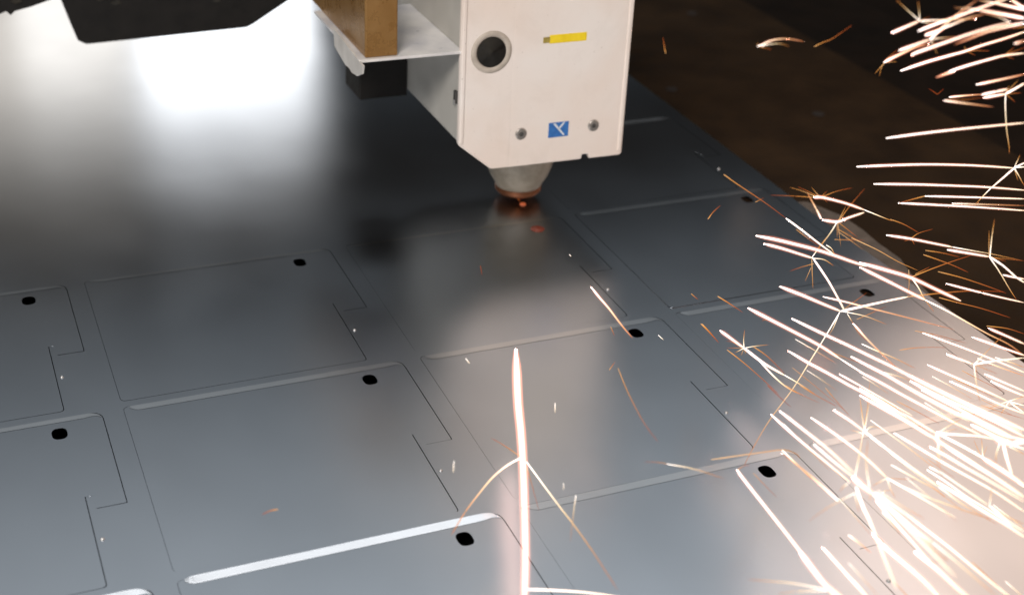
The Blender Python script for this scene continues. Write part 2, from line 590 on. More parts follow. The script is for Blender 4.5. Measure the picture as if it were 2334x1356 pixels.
# pale folded rims along both vertical sides of the cover
link("cover_rim", box_mesh("cover_rim", 0.3376, 0.3412, YF - 0.0012, YF + 0.006, 0.0725, 0.29, 0.0009), M['cover'], head)
link("cover_rim", box_mesh("cover_rim", 0.4800, 0.4838, YF - 0.0010, YF + 0.006, 0.0500, 0.29, 0.0009), M['cover'], head)
port = link("socket", lathe_mesh("socket", [(0.0172, 0.0), (0.0168, 0.0006), (0.0150, 0.0010), (0.0136, 0.0009), (0.0122, 0.0002), (0.0118, -0.004)], (pc[0], YF, pc[1]), 'y', 48), M['shade_ring'], head, smooth=True)
link("socket_bore", lathe_mesh("socket_bore", [(0.0121, 0.0006), (0.0116, 0.0005), (0.0100, 0.0004), (0.0060, 0.0003), (0.002, 0.0002)], (pc[0], YF, pc[1]), 'y', 48), M['hole'], port, smooth=True)
for sx, sz in ((0.3911, 0.0755), (0.4560, 0.0757)):
    sc = link("screw", lathe_mesh("screw", [(0.0050, 0.0), (0.0048, 0.0008), (0.0040, 0.0012), (0.0020, 0.0013)], (sx, YF, sz), 'y', 24), M['screw'], head, smooth=True)
    link("screw_socket", lathe_mesh("screw_socket", [(0.0022, 0.0013), (0.0020, 0.0016), (0.001, 0.0016)], (sx, YF, sz), 'y', 6), M['slot'], sc)
yl = link("yellow_label", box_mesh("yellow_label", 0.4115, 0.4438, YF - 0.0004, YF + 0.0004, 0.1492, 0.1562, 0.0003), M['yellow'], head)
link("dirty_end", box_mesh("dirty_end", 0.4060, 0.4118, YF - 0.0005, YF + 0.0004, 0.1500, 0.1548, 0.0003), M['ytab'], yl)
bl = link("blue_sticker", box_mesh("blue_sticker", 0.4155, 0.4335, YF - 0.0004, YF + 0.0004, 0.0690, 0.0820, 0.0003), M['blue'], head)
link("printed_stroke", mesh("printed_stroke", [(0.4190, YF - 0.0007, 0.0812), (0.4212, YF - 0.0007, 0.0815), (0.4300, YF - 0.0007, 0.0708), (0.4286, YF - 0.0007, 0.0704)], [(0, 1, 2, 3)]), M['white'], bl)
link("printed_stroke", mesh("printed_stroke", [(0.4240, YF - 0.0007, 0.0770), (0.4285, YF - 0.0007, 0.0818), (0.4298, YF - 0.0007, 0.0816), (0.4252, YF - 0.0007, 0.0758)], [(0, 1, 2, 3)]), M['white'], bl)
lt = link("side_latch", box_mesh("side_latch", 0.3372, 0.3400, 0.0335, 0.0385, 0.1030, 0.1130, 0.0006), M['slot'], head)
link("latch_pin", box_mesh("latch_pin", 0.3362, 0.3374, 0.0340, 0.0360, 0.1020, 0.1060, 0.0004), M['bead'], lt)

# nozzle under the housing (the housing overhangs it towards the viewer)
NX_, NY_, NZ_ = 0.4264, 0.1029, -0.01947
nz = link("nozzle", lathe_mesh("nozzle", [(0.0302, 0.090), (0.0302, 0.0375), (0.0286, 0.0312), (0.0255, 0.0229), (0.0213, 0.0161), (0.0203, 0.0125)], (NX_, NY_, NZ_), 'z', 56), M['ceramic'], head, smooth=True)
link("nozzle_ring", lathe_mesh("nozzle_ring", [(0.0208, 0.0130), (0.0206, 0.0088), (0.0182, 0.0062), (0.0135, 0.0050), (0.0042, 0.0033)], (NX_, NY_, NZ_), 'z', 56), M['copper'], nz, smooth=True)
cut = link("glowing_cut", lathe_mesh("glowing_cut", [(0.0028, 0.0003), (0.0024, 0.0009), (0.0015, 0.0013), (0.0005, 0.0014)], (HX + 0.002, HY - 0.0125, 0.0), 'z', 20), M['molten'], sheet, smooth=True)

# bracket, brown duct and black sensor block carried on the left side
br = link("bracket", box_mesh("bracket", 0.2560, 0.3393, 0.0245, 0.150, 0.1470, 0.1492, 0.0004), M['plate'], head)
fl_v = [(0.2556, 0.0150, 0.1480), (0.2556, 0.0920, 0.1530), (0.2556, 0.0900, 0.1390), (0.2556, 0.0600, 0.1335), (0.2556, 0.0500, 0.1345),
        (0.2556, 0.0430, 0.1330), (0.2556, 0.0370, 0.1342), (0.2556, 0.0300, 0.1350), (0.2556, 0.0230, 0.1385), (0.2556, 0.0175, 0.1410)]
nf = len(fl_v)
fv = fl_v + [(x + 0.0016, y, z) for x, y, z in fl_v]
ff = [tuple(range(nf)), tuple(range(2 * nf - 1, nf - 1, -1))] + [(a, a + nf, (a + 1) % nf + nf, (a + 1) % nf) for a in range(nf)]
link("bent_flange", mesh("bent_flange", fv, ff), M['flange'], br)
du = link("cable_duct", box_mesh("cable_duct", 0.2615, 0.2872, 0.0275, 0.200, 0.1494, 0.206, 0.0012), M['duct'], head)
link("sensor_block", box_mesh("sensor_block", 0.2962, 0.3393, 0.155, 0.198, 0.0655, 0.0985, 0.0010), M['dark'], head)

# scale the head about the camera point, bringing it and its reflection nearer the viewer
HS = 0.96268
head.scale = (HS, HS, HS)
for ch in head.children:
    ch.location = (Vector((-0.00149, -0.0351, 0.01874)) - head.location) / HS

# ------------------------------------------------------------------ gantry
gan = empty("gantry_beam", (0.2, 0.38, 0.12))
tag(gan, "black gantry beam with a tapered cover hanging behind the cutting head, top left", "gantry")
link("beam", prism_mesh("beam", [(-0.45, 0.315), (0.02, 0.205), (0.16, 0.150), (1.5, 0.150), (1.5, 0.300), (-0.45, 0.335)], 0.58, 0.625, 'y', 0.003), M['beam'], gan)  # unseen; left underside slanted to soften the edge of its dark reflection
for ax in (0.02, 0.11, 0.21):
    link("arm", box_mesh("arm", ax, ax + 0.03, 0.335, 0.579, 0.232, 0.250, 0.002), M['beam'], gan)
    link("hanger", box_mesh("hanger", ax + 0.004, ax + 0.026, 0.318, 0.334, 0.1705, 0.250, 0.002), M['beam'], gan)
link("end_cover", prism_mesh("end_cover", [(0.066, 0.150), (0.0826, 0.0895), (0.0895, 0.0855), (0.2330, 0.0893), (0.2400, 0.0925), (0.300, 0.128), (0.300, 0.175), (0.062, 0.175)], 0.30, 0.345, 'y', 0.0012), M['dark'], gan)
link("bellows", prism_mesh("bellows", [(-0.06, 0.170), (-0.06, 0.108), (0.0, 0.1165), (0.0207, 0.1180), (0.0262, 0.1200), (0.0294, 0.1162), (0.0330, 0.1195), (0.0470, 0.1225), (0.0651, 0.1280), (0.0610, 0.170)], 0.301, 0.345, 'y', 0.0006), M['dark'], gan)
for bx, bz, s in ((0.105, 0.127, 0.006), (0.118, 0.1215, 0.0045), (0.206, 0.117, 0.004), (0.035, 0.129, 0.005)):
    link("chip_of_swarf", prism_mesh("chip", [(bx - s, bz), (bx - s * 0.2, bz - s * 0.5), (bx + s, bz - s * 0.2), (bx + s * 0.7, bz + s * 0.5), (bx, bz + s * 0.6)], 0.2990, 0.3005, 'y'), M['hole'], gan)

# ------------------------------------------------------------------ sparks


def spline(pts, sub):
    if len(pts) == 2:
        return [pts[0].lerp(pts[1], k / sub) for k in range(sub + 1)]
    out = []
    n = len(pts)
    for a in range(n - 1):
        p0 = pts[a - 1] if a > 0 else pts[a] * 2 - pts[a + 1]
        p1, p2 = pts[a], pts[a + 1]
        p3 = pts[a + 2] if a + 2 < n else pts[a + 1] * 2 - pts[a]
        for k in range(sub):
            t = k / sub
            out.append(0.5 * ((2 * p1) + (p2 - p0) * t + (2 * p0 - 5 * p1 + 4 * p2 - p3) * t * t + (3 * p1 - p0 - 3 * p2 + p3) * t ** 3))
    out.append(pts[-1])
    return out


PROFILE = {  # heat at start and end, radius factor at the end
    'W': (1.0, 0.76, 0.70), 'T': (0.98, 0.30, 0.40), 'O': (0.52, 0.16, 0.45), 'R': (0.22, 0.05, 0.5), 'Y': (0.58, 0.40, 0.5)}


def tube(name, pts, rad, kind, grow=1.0, n=6, heat=True):
    path = spline([Vector(p) for p in pts], 5)
    h0, h1, r1 = PROFILE[kind]
    m = len(path)
    v, f, ht = [], [], []
    for a, p in enumerate(path):
        d = (path[min(a + 1, m - 1)] - path[max(a - 1, 0)]).normalized()
        s = d.orthogonal().normalized()
        u = d.cross(s)
        t = a / (m - 1)
        r = rad * (1 + (r1 - 1) * t) * (0.6 if a == 0 else (0.85 if a == 1 else 1.0)) * (0.25 if a == m - 1 else 1.0)
        if grow > 1:
            r = rad * grow * (0.45 + 0.55 * math.sin(min(1, t / 0.15, (1 - t) / 0.15) * math.pi / 2)) * (1 + (r1 - 1) * t)
        for k in range(n):
            q = 2 * math.pi * k / n
            v.append(p + (s * math.cos(q) + u * math.sin(q)) * r)
            ht.append(h0 + (h1 - h0) * t)
    for a in range(m - 1):
        for k in range(n):
            f.append((a * n + k, a * n + (k + 1) % n, (a + 1) * n + (k + 1) % n, (a + 1) * n + k))
    f.append(tuple(range(n))[::-1])
    f.append(tuple((m - 1) * n + k for k in range(n)))
    me = mesh(name, v, f)
    if heat:
        at = me.attributes.new("spark_temp", 'FLOAT', 'POINT')
        at.data.foreach_set("value", ht)
    return me


HALO = True  # glow sheaths around the thicker sparks, standing for lens bloom
# each spark: label, group, [(radius, kind, path), branch, branch ...], all in metres
SPARKS = [
    ('short white to yellow forking spark over the rail behind the head', 'sparks flying over the rail behind the head', [[0.00056,'T',[[0.6638,0.1118,0.0967],[0.6683,0.1118,0.0976],[0.6791,0.1169,0.0985],[0.6883,0.1176,0.0994],[0.696,0.1145,0.1003],[0.7017,0.1067,0.1012],[0.7042,0.0985,0.1021]]],[0.00035,'T',[[0.6662,0.1084,0.0976],[0.6777,0.1141,0.0967],[0.6877,0.1158,0.0959],[0.6943,0.1151,0.095],[0.6976,0.1107,0.0941]]],[0.00028,'O',[[0.6639,0.1077,0.0976],[0.6764,0.1172,0.0921],[0.6896,0.1259,0.0866]]],[0.00025,'Y',[[0.6643,0.1116,0.0967],[0.6925,0.1556,0.0834]]]]),
    ('short orange spark streak over the rail behind the head, upper of two', 'sparks flying over the rail behind the head', [[0.00036,'O',[[0.6422,-0.0041,0.1362],[0.6573,0.0072,0.1345],[0.6737,0.0174,0.1329],[0.6958,0.0346,0.1312],[0.7235,0.0563,0.1296]]]]),
    ('short orange spark streak over the rail behind the head, lower of two', 'sparks flying over the rail behind the head', [[0.00035,'O',[[0.5352,0.0552,0.1202],[0.5359,0.0601,0.1251],[0.5379,0.0671,0.13]]]]),
    ('short white-hot starburst spark over the dark rail, top right, first from top', 'sparks flying over the dark rail, top right', [[0.00086,'W',[[0.8214,0.121,0.0938],[0.8287,0.1115,0.1022],[0.8353,0.1015,0.1107]]],[0.00042,'T',[[0.8353,0.1015,0.1107],[0.8467,0.1356,0.1099],[0.86,0.1732,0.1092]]],[0.00042,'T',[[0.8353,0.1015,0.1107],[0.8639,0.1386,0.1061],[0.8976,0.1842,0.1015]]],[0.0006,'T',[[0.8353,0.1015,0.1107],[0.8532,0.0922,0.1129],[0.8695,0.0834,0.1152],[0.8795,0.074,0.1175]]],[0.00037,'O',[[0.8348,0.1008,0.1107],[0.8451,0.0993,0.1143]]],[0.00037,'T',[[0.8348,0.0995,0.1107],[0.8267,0.0783,0.1165],[0.8179,0.059,0.1223]]]]),
    ('white-hot spark streak over the dark rail, top right', 'sparks flying over the dark rail, top right', [[0.00085,'W',[[0.879,0.1527,0.0808],[0.9026,0.1575,0.0844],[0.9219,0.1588,0.088],[0.9504,0.1649,0.0916],[0.9805,0.1711,0.0952],[1.0057,0.1747,0.0987]]]]),
    ('short white-hot forking spark over the dark rail, top right, third from top', 'sparks flying over the dark rail, top right', [[0.00095,'W',[[0.8471,0.1034,0.0948],[0.8662,0.113,0.0935],[0.8863,0.1246,0.0921]]],[0.00071,'T',[[0.8863,0.1246,0.0921],[0.913,0.1372,0.092],[0.9374,0.1476,0.0919],[0.9595,0.1533,0.0919]]]]),
    ('short white-hot starburst spark over the dark rail, top right, second from top', 'sparks flying over the dark rail, top right', [[0.00084,'W',[[0.8382,0.1265,0.0726],[0.8556,0.1259,0.0771],[0.8727,0.1254,0.0816]]],[0.00084,'T',[[0.8727,0.1254,0.0816],[0.8894,0.1353,0.0849],[0.9186,0.1547,0.0882],[0.95,0.1734,0.0916],[0.9779,0.1885,0.0949]]],[0.00046,'T',[[0.8727,0.1254,0.0816],[0.8738,0.1109,0.0874],[0.8782,0.0959,0.0932]]],[0.00042,'T',[[0.8723,0.1242,0.0816],[0.8731,0.121,0.078],[0.8776,0.1245,0.0744]]],[0.00027,'O',[[0.8719,0.123,0.0816],[0.884,0.1291,0.0749]]],[0.00027,'Y',[[0.8622,0.1066,0.0816],[0.8651,0.1021,0.075]]]]),
    ('short white to yellow starburst spark over the dark rail, top right', 'sparks flying over the dark rail, top right', [[0.00075,'T',[[0.6837,-0.0454,0.1329],[0.7005,-0.0347,0.1319],[0.7206,-0.0235,0.131],[0.7404,-0.0128,0.1301],[0.7601,-0.0052,0.1292]]],[0.00029,'O',[[0.685,-0.0447,0.1329],[0.7073,-0.0221,0.1282],[0.7358,0.003,0.1234]]],[0.00025,'Y',[[0.6834,-0.0464,0.1329],[0.6769,-0.0518,0.1318],[0.6631,-0.068,0.1308]]],[0.00025,'Y',[[0.6834,-0.0464,0.1329],[0.6565,-0.0753,0.1411],[0.628,-0.1059,0.1493]]],[0.00023,'Y',[[0.685,-0.0458,0.1329],[0.7209,-0.016,0.1203]]]]),
    ('white-hot forking spark over the dark rail, top right, first from top', 'sparks flying over the dark rail, top right', [[0.00085,'W',[[0.8783,0.1538,0.0558],[0.8805,0.1493,0.0597],[0.9144,0.1559,0.0635],[0.9496,0.1627,0.0674],[0.984,0.1677,0.0713],[1.008,0.1659,0.0752]]],[0.00045,'T',[[1.008,0.1659,0.0752],[0.9922,0.1684,0.0822],[0.9664,0.1647,0.0891]]]]),
    ('white to yellow spark streak over the dark rail, top right, upper of two', 'sparks flying over the dark rail, top right', [[0.00079,'T',[[1.0593,0.1998,0.0602],[1.0279,0.1915,0.0612],[0.9907,0.1794,0.0622],[0.9562,0.1632,0.0633],[0.9245,0.1483,0.0643]]]]),
    ('white-hot forking spark over the dark rail, top right, second from top', 'sparks flying over the dark rail, top right', [[0.00072,'W',[[0.684,-0.0676,0.1333],[0.7122,-0.0616,0.1358],[0.7387,-0.0585,0.1383],[0.7546,-0.0586,0.1408],[0.7728,-0.056,0.1433],[0.8014,-0.0515,0.1458],[0.8241,-0.0473,0.1482]]],[0.0003,'O',[[0.7546,-0.0586,0.1408],[0.7668,-0.0592,0.1403],[0.7776,-0.0616,0.1398]]],[0.00026,'O',[[0.7553,-0.0588,0.1408],[0.7471,-0.0791,0.1445]]],[0.00023,'Y',[[0.7556,-0.0578,0.1408],[0.742,-0.0695,0.1496]]]]),
    ('white-hot forking spark over the dark rail, top right, third from top', 'sparks flying over the dark rail, top right', [[0.00071,'W',[[0.762,-0.0355,0.1145],[0.7831,-0.0353,0.1183],[0.8027,-0.0367,0.1221],[0.8136,-0.0412,0.1259],[0.8273,-0.0497,0.1297]]],[0.00038,'O',[[0.8136,-0.0412,0.1259],[0.8206,-0.043,0.1332]]],[0.00031,'O',[[0.8144,-0.0414,0.1259],[0.8334,-0.0308,0.1244],[0.8536,-0.0213,0.1228]]],[0.00023,'O',[[0.8136,-0.0423,0.1259],[0.7833,-0.0849,0.1401]]]]),
    ('short white to yellow spark streak over the dark rail, top right, second from top', 'sparks flying over the dark rail, top right', [[0.00069,'T',[[0.8494,0.0562,0.075],[0.8258,0.0415,0.0791],[0.8025,0.026,0.0833]]]]),
    ('white to yellow spark streak over the dark rail, top right, lower of two', 'sparks flying over the dark rail, top right', [[0.00068,'T',[[0.7704,-0.0619,0.111],[0.793,-0.0574,0.1105],[0.8175,-0.0522,0.11],[0.8345,-0.0479,0.1095]]]]),
    ('short white-hot spark streak over the dark rail, top right, lower of two', 'sparks flying over the dark rail, top right', [[0.00073,'W',[[0.8179,-0.0195,0.0819],[0.8295,-0.0264,0.0866],[0.8318,-0.0349,0.0914]]]]),
    ('short white-hot starburst spark over the dark rail, top right, third from top', 'sparks flying over the dark rail, top right', [[0.00076,'W',[[0.7766,-0.0675,0.1008],[0.7808,-0.076,0.1054],[0.7821,-0.0851,0.11]]],[0.00073,'W',[[0.7821,-0.0851,0.11],[0.7981,-0.0773,0.1099],[0.818,-0.0672,0.1098]]],[0.00041,'T',[[0.7821,-0.0851,0.11],[0.7619,-0.1099,0.1081],[0.7359,-0.143,0.1062],[0.7182,-0.1675,0.1043],[0.7109,-0.1773,0.1025]]],[0.00029,'O',[[0.7828,-0.0853,0.11],[0.772,-0.113,0.1221]]],[0.0003,'O',[[0.7821,-0.0861,0.11],[0.7874,-0.0926,0.1051]]],[0.00026,'Y',[[0.7821,-0.0851,0.11],[0.7731,-0.0968,0.1225]]],[0.00026,'Y',[[0.7848,-0.0829,0.11],[0.7889,-0.0889,0.1231]]]]),
    ('short white to yellow spark streak over the dark rail, top right, third from top', 'sparks flying over the dark rail, top right', [[0.00051,'T',[[0.6735,-0.1412,0.1386],[0.6953,-0.1346,0.1353],[0.7181,-0.1288,0.132]]]]),
    ('white to yellow forking spark over the dark rail, top right', 'sparks flying over the dark rail, top right', [[0.00061,'T',[[0.8175,0.0261,0.0598],[0.8271,0.0077,0.0628],[0.8402,-0.0136,0.0659]]],[0.00029,'O',[[0.8197,0.0266,0.0598],[0.8317,0.0138,0.0637],[0.8455,0.0058,0.0676]]]]),
    ('short white-hot forking spark over the dark rail, top right, second from top', 'sparks flying over the dark rail, top right', [[0.00105,'W',[[1.0138,0.1541,0.0832],[1.0095,0.1818,0.0794],[1.003,0.212,0.0755]]],[0.00056,'T',[[1.003,0.212,0.0755],[1.0013,0.2289,0.0719],[0.9983,0.2446,0.0683]]]]),
    ('short white-hot forking spark over the dark rail, top right, first from top', 'sparks flying over the dark rail, top right', [[0.00088,'W',[[0.9306,0.0692,0.1241],[0.9264,0.0846,0.123],[0.9214,0.1018,0.1218]]],[0.00046,'T',[[0.9214,0.1018,0.1218],[0.885,0.0854,0.1321]]]]),
    ('short white-hot spark streak over the dark rail, top right, upper of two', 'sparks flying over the dark rail, top right', [[0.00089,'W',[[0.9493,0.089,0.118],[0.9444,0.0936,0.121],[0.9406,0.1006,0.124]]]]),
    ('short white to yellow spark streak over the dark rail, top right, first from top', 'sparks flying over the dark rail, top right', [[0.00068,'T',[[1.0153,0.1612,0.0533],[1.0421,0.1751,0.05]]]]),
    ('short orange spark streak over the dark rail, top right', 'sparks flying over the dark rail, top right', [[0.00044,'O',[[0.9032,0.0358,0.1201],[0.8699,0.0185,0.1263]]]]),
    ('short dull red forking spark over the dark rail, top right', 'sparks flying over the dark rail, top right', [[0.00027,'R',[[0.6749,-0.1261,0.1352],[0.6783,-0.1281,0.1402]]],[0.00024,'R',[[0.6749,-0.1261,0.1352],[0.6378,-0.1576,0.1551]]]]),
    ('white-hot spark streak over the brown rail at right, upper of two', 'sparks flying over the brown rail at right', [[0.00063,'W',[[0.6998,-0.046,0.0643],[0.7323,-0.0535,0.0682],[0.7625,-0.0625,0.0721],[0.7921,-0.0723,0.0759],[0.8148,-0.0823,0.0798]]]]),
    ('long white-hot starburst spark over the brown rail at right', 'sparks flying over the brown rail at right', [[0.00059,'W',[[0.5631,-0.1855,0.113],[0.5877,-0.1885,0.1123],[0.6161,-0.1936,0.1117],[0.6432,-0.2008,0.111],[0.6627,-0.2075,0.1104],[0.6817,-0.215,0.1097]]],[0.00051,'W',[[0.6817,-0.215,0.1097],[0.6617,-0.2269,0.1097],[0.6395,-0.24,0.1097]]],[0.00035,'T',[[0.6383,-0.2412,0.1104],[0.6093,-0.2654,0.1185],[0.5819,-0.2891,0.1267]]],[0.00032,'T',[[0.6823,-0.2143,0.1097],[0.7056,-0.1936,0.1089]]],[0.00049,'W',[[0.6823,-0.2143,0.1097],[0.6957,-0.211,0.111]]],[0.00044,'W',[[0.6823,-0.2143,0.1097],[0.7058,-0.202,0.1024]]],[0.00033,'T',[[0.6817,-0.215,0.1097],[0.6605,-0.2423,0.1178],[0.6376,-0.272,0.1259]]],[0.00023,'Y',[[0.6817,-0.215,0.1097],[0.6937,-0.2093,0.0959]]]]),
    ('long white-hot spark streak over the brown rail at right', 'sparks flying over the brown rail at right', [[0.00058,'W',[[0.5774,-0.1898,0.0995],[0.6027,-0.2037,0.1019],[0.6235,-0.2176,0.1043],[0.6437,-0.232,0.1067],[0.6636,-0.2491,0.1091]]]]),
    ('white-hot forking spark over the brown rail at right', 'sparks flying over the brown rail at right', [[0.00047,'W',[[0.6077,-0.211,0.0952],[0.624,-0.2285,0.1001],[0.6403,-0.2464,0.105],[0.6519,-0.2624,0.1098]]],[0.00036,'O',[[0.6077,-0.211,0.0952],[0.5936,-0.2117,0.0941],[0.5843,-0.2119,0.0929]]]]),
    ('white-hot spark streak over the brown rail at right, lower of two', 'sparks flying over the brown rail at right', [[0.00053,'W',[[0.6054,-0.1872,0.0794],[0.6213,-0.2058,0.0842],[0.6375,-0.2251,0.0891],[0.6469,-0.242,0.094],[0.6572,-0.2599,0.0989]]]]),
    ('white to yellow spark streak over the brown rail at right', 'sparks flying over the brown rail at right', [[0.00039,'T',[[0.6779,-0.164,0.0589],[0.6871,-0.1864,0.0669],[0.7049,-0.2121,0.0749]]]]),
    ("orange forking spark over the sheet's right edge", "sparks flying over the sheet's right edge", [[0.00033,'O',[[0.5047,-0.1045,0.0799],[0.4996,-0.1295,0.0843],[0.4954,-0.1595,0.0888],[0.491,-0.1883,0.0932],[0.4855,-0.2178,0.0976]]],[0.00054,'W',[[0.4855,-0.2178,0.0976],[0.49,-0.2327,0.0944],[0.4941,-0.2479,0.0911],[0.4989,-0.2576,0.0878]]],[0.00022,'O',[[0.4901,-0.1722,0.0888],[0.5081,-0.1563,0.083]]]]),
    ("short orange spark streak over the sheet's right edge, second from top", "sparks flying over the sheet's right edge", [[0.00028,'O',[[0.532,-0.1683,0.0595],[0.5368,-0.1766,0.0558],[0.5427,-0.1852,0.0521]]]]),
    ('white-hot starburst spark over the brown rail at right, upper of two', 'sparks flying over the brown rail at right', [[0.00063,'W',[[0.5517,-0.1573,0.0779],[0.5486,-0.171,0.0843],[0.5499,-0.1961,0.0908],[0.5475,-0.2215,0.0972]]],[0.00036,'T',[[0.5475,-0.2215,0.0972],[0.5395,-0.2498,0.106],[0.5299,-0.2736,0.1149]]],[0.00028,'O',[[0.552,-0.1574,0.0779],[0.5409,-0.1457,0.0753],[0.5283,-0.1345,0.0728]]],[0.00025,'O',[[0.5549,-0.1577,0.0779],[0.5464,-0.1579,0.0831],[0.536,-0.1566,0.0883]]],[0.00023,'Y',[[0.5536,-0.1573,0.0779],[0.5589,-0.1328,0.0712],[0.5624,-0.1102,0.0644]]],[0.00025,'O',[[0.5491,-0.1701,0.0843],[0.5629,-0.1677,0.0859],[0.5761,-0.1687,0.0875]]],[0.00023,'O',[[0.5485,-0.1699,0.0843],[0.5768,-0.1383,0.0716]]],[0.0002,'Y',[[0.5473,-0.1695,0.0843],[0.5544,-0.1482,0.082]]],[0.00019,'O',[[0.5489,-0.1715,0.0843],[0.5464,-0.1806,0.0846]]]]),
    ("short white to yellow spark streak over the sheet's right edge, upper of two", "sparks flying over the sheet's right edge", [[0.00052,'T',[[0.5683,-0.148,0.0538],[0.565,-0.1467,0.0596],[0.5632,-0.1404,0.0655],[0.5599,-0.1375,0.0714]]]]),
    ("short white-hot starburst spark over the sheet's right edge", "sparks flying over the sheet's right edge", [[0.00065,'W',[[0.5609,-0.1599,0.0592],[0.5627,-0.1751,0.0645],[0.5681,-0.1809,0.0699],[0.5767,-0.1862,0.0752]]],[0.00036,'T',[[0.5627,-0.1751,0.0645],[0.5417,-0.1942,0.0648],[0.5129,-0.2181,0.0651]]],[0.00031,'T',[[0.5613,-0.1761,0.0645],[0.5557,-0.1785,0.0581],[0.5391,-0.1875,0.0517]]],[0.00029,'O',[[0.5633,-0.1753,0.0645],[0.5857,-0.1575,0.0666],[0.6135,-0.1369,0.0687]]],[0.00025,'Y',[[0.5638,-0.1746,0.0645],[0.5712,-0.1709,0.0739]]],[0.00025,'O',[[0.5628,-0.1766,0.0645],[0.5383,-0.2309,0.0817]]],[0.00025,'O',[[0.5558,-0.1863,0.0645],[0.5567,-0.2018,0.0655],[0.5576,-0.2169,0.0665]]],[0.00019,'Y',[[0.5619,-0.1763,0.0645],[0.52,-0.232,0.0845]]],[0.00019,'Y',[[0.5622,-0.1764,0.0645],[0.5187,-0.2394,0.0812]]],[0.00019,'Y',[[0.5534,-0.1899,0.0645],[0.549,-0.2266,0.0682]]]]),
    ("white-hot spark streak over the sheet's right edge", "sparks flying over the sheet's right edge", [[0.00081,'W',[[0.4612,-0.2204,0.0891],[0.4715,-0.2315,0.0896],[0.4824,-0.2455,0.0901],[0.4889,-0.2558,0.0907],[0.4946,-0.267,0.0912],[0.4998,-0.2786,0.0917],[0.5041,-0.2873,0.0923]]]]),
    ("white-hot starburst spark over the sheet's right edge, first from top", "sparks flying over the sheet's right edge", [[0.00065,'W',[[0.4442,-0.2552,0.1022],[0.4488,-0.2688,0.1047],[0.4522,-0.2827,0.1071],[0.4544,-0.2951,0.1096]]],[0.0005,'W',[[0.4544,-0.2951,0.1096],[0.4477,-0.3141,0.1115],[0.4418,-0.3297,0.1133],[0.4359,-0.3434,0.1152],[0.4287,-0.3603,0.1171],[0.423,-0.3725,0.119]]],[0.0003,'T',[[0.4544,-0.2951,0.1096],[0.4527,-0.3083,0.1154],[0.4463,-0.327,0.1213]]],[0.00026,'Y',[[0.4533,-0.2954,0.1096],[0.4426,-0.312,0.11],[0.4304,-0.3313,0.1105]]],[0.00029,'T',[[0.4549,-0.2934,0.1096],[0.4602,-0.2904,0.1121],[0.4612,-0.291,0.1146]]],[0.00021,'O',[[0.4506,-0.3017,0.1096],[0.4316,-0.3149,0.1167],[0.4131,-0.3288,0.1238]]],[0.00016,'Y',[[0.4456,-0.3061,0.1096],[0.4259,-0.3284,0.1147]]]]),
    ("short orange spark streak over the sheet's right edge, third from top", "sparks flying over the sheet's right edge", [[0.00031,'O',[[0.5649,-0.1725,0.0482],[0.5789,-0.1894,0.0536]]]]),
    ("short orange spark streak over the sheet's right edge, first from top", "sparks flying over the sheet's right edge", [[0.00032,'O',[[0.4469,-0.1806,0.0854],[0.4572,-0.1697,0.0842],[0.4698,-0.1589,0.0831]]]]),
    ("short white to yellow spark streak over the sheet's right edge, lower of two", "sparks flying over the sheet's right edge", [[0.00034,'T',[[0.5204,-0.2214,0.0736],[0.5086,-0.2426,0.0829],[0.4929,-0.2673,0.0922]]]]),
    ('white-hot starburst spark over the brown rail at right, lower of two', 'sparks flying over the brown rail at right', [[0.00054,'W',[[0.4938,-0.3125,0.1283],[0.5013,-0.326,0.1311],[0.5082,-0.341,0.1338],[0.5112,-0.3524,0.1366]]],[0.00028,'T',[[0.5112,-0.3524,0.1366],[0.5223,-0.3586,0.1354],[0.5334,-0.3648,0.1342],[0.5465,-0.3745,0.1329]]],[0.00022,'O',[[0.5023,-0.3255,0.1311],[0.5183,-0.3133,0.1265],[0.5381,-0.3032,0.1219]]],[0.00019,'O',[[0.5016,-0.3265,0.1311],[0.4923,-0.3409,0.1356]]],[0.00017,'O',[[0.5005,-0.3262,0.1311],[0.5022,-0.3198,0.1263]]]]),
    ('short orange spark streak over the brown rail at right', 'sparks flying over the brown rail at right', [[0.00029,'O',[[0.5596,-0.2358,0.0948],[0.5621,-0.2474,0.096],[0.5623,-0.2637,0.0971]]]]),
    ("short white-hot starburst spark beside the sheet's right edge", "sparks flying beside the sheet's right edge", [[0.00062,'W',[[0.6199,-0.2322,0.0603],[0.6391,-0.2341,0.0554],[0.658,-0.2356,0.0504]]],[0.00041,'T',[[0.658,-0.2356,0.0504],[0.684,-0.2066,0.0498],[0.7072,-0.1816,0.0493]]],[0.00026,'Y',[[0.6579,-0.2348,0.0504],[0.6809,-0.2054,0.0547]]],[0.00057,'W',[[0.658,-0.2356,0.0504],[0.6643,-0.2439,0.0463],[0.6679,-0.2548,0.0421],[0.6742,-0.2588,0.0379]]],[0.00033,'T',[[0.6571,-0.2367,0.0504],[0.6406,-0.2646,0.0562],[0.6205,-0.2983,0.0619],[0.6065,-0.3198,0.0676]]],[0.00026,'O',[[0.659,-0.2359,0.0504],[0.6579,-0.2524,0.0549]]],[0.00022,'O',[[0.6585,-0.2364,0.0504],[0.6476,-0.2792,0.0701]]]]),
    ("short orange spark streak beside the sheet's right edge, upper of two", "sparks flying beside the sheet's right edge", [[0.00034,'O',[[0.6024,-0.2293,0.061],[0.6171,-0.2307,0.0574],[0.6308,-0.2346,0.0538]]]]),
    ("orange spark streak beside the sheet's right edge, upper of two", "sparks flying beside the sheet's right edge", [[0.00035,'O',[[0.5908,-0.241,0.065],[0.5864,-0.2586,0.071],[0.583,-0.2795,0.077],[0.578,-0.3008,0.0829]]]]),
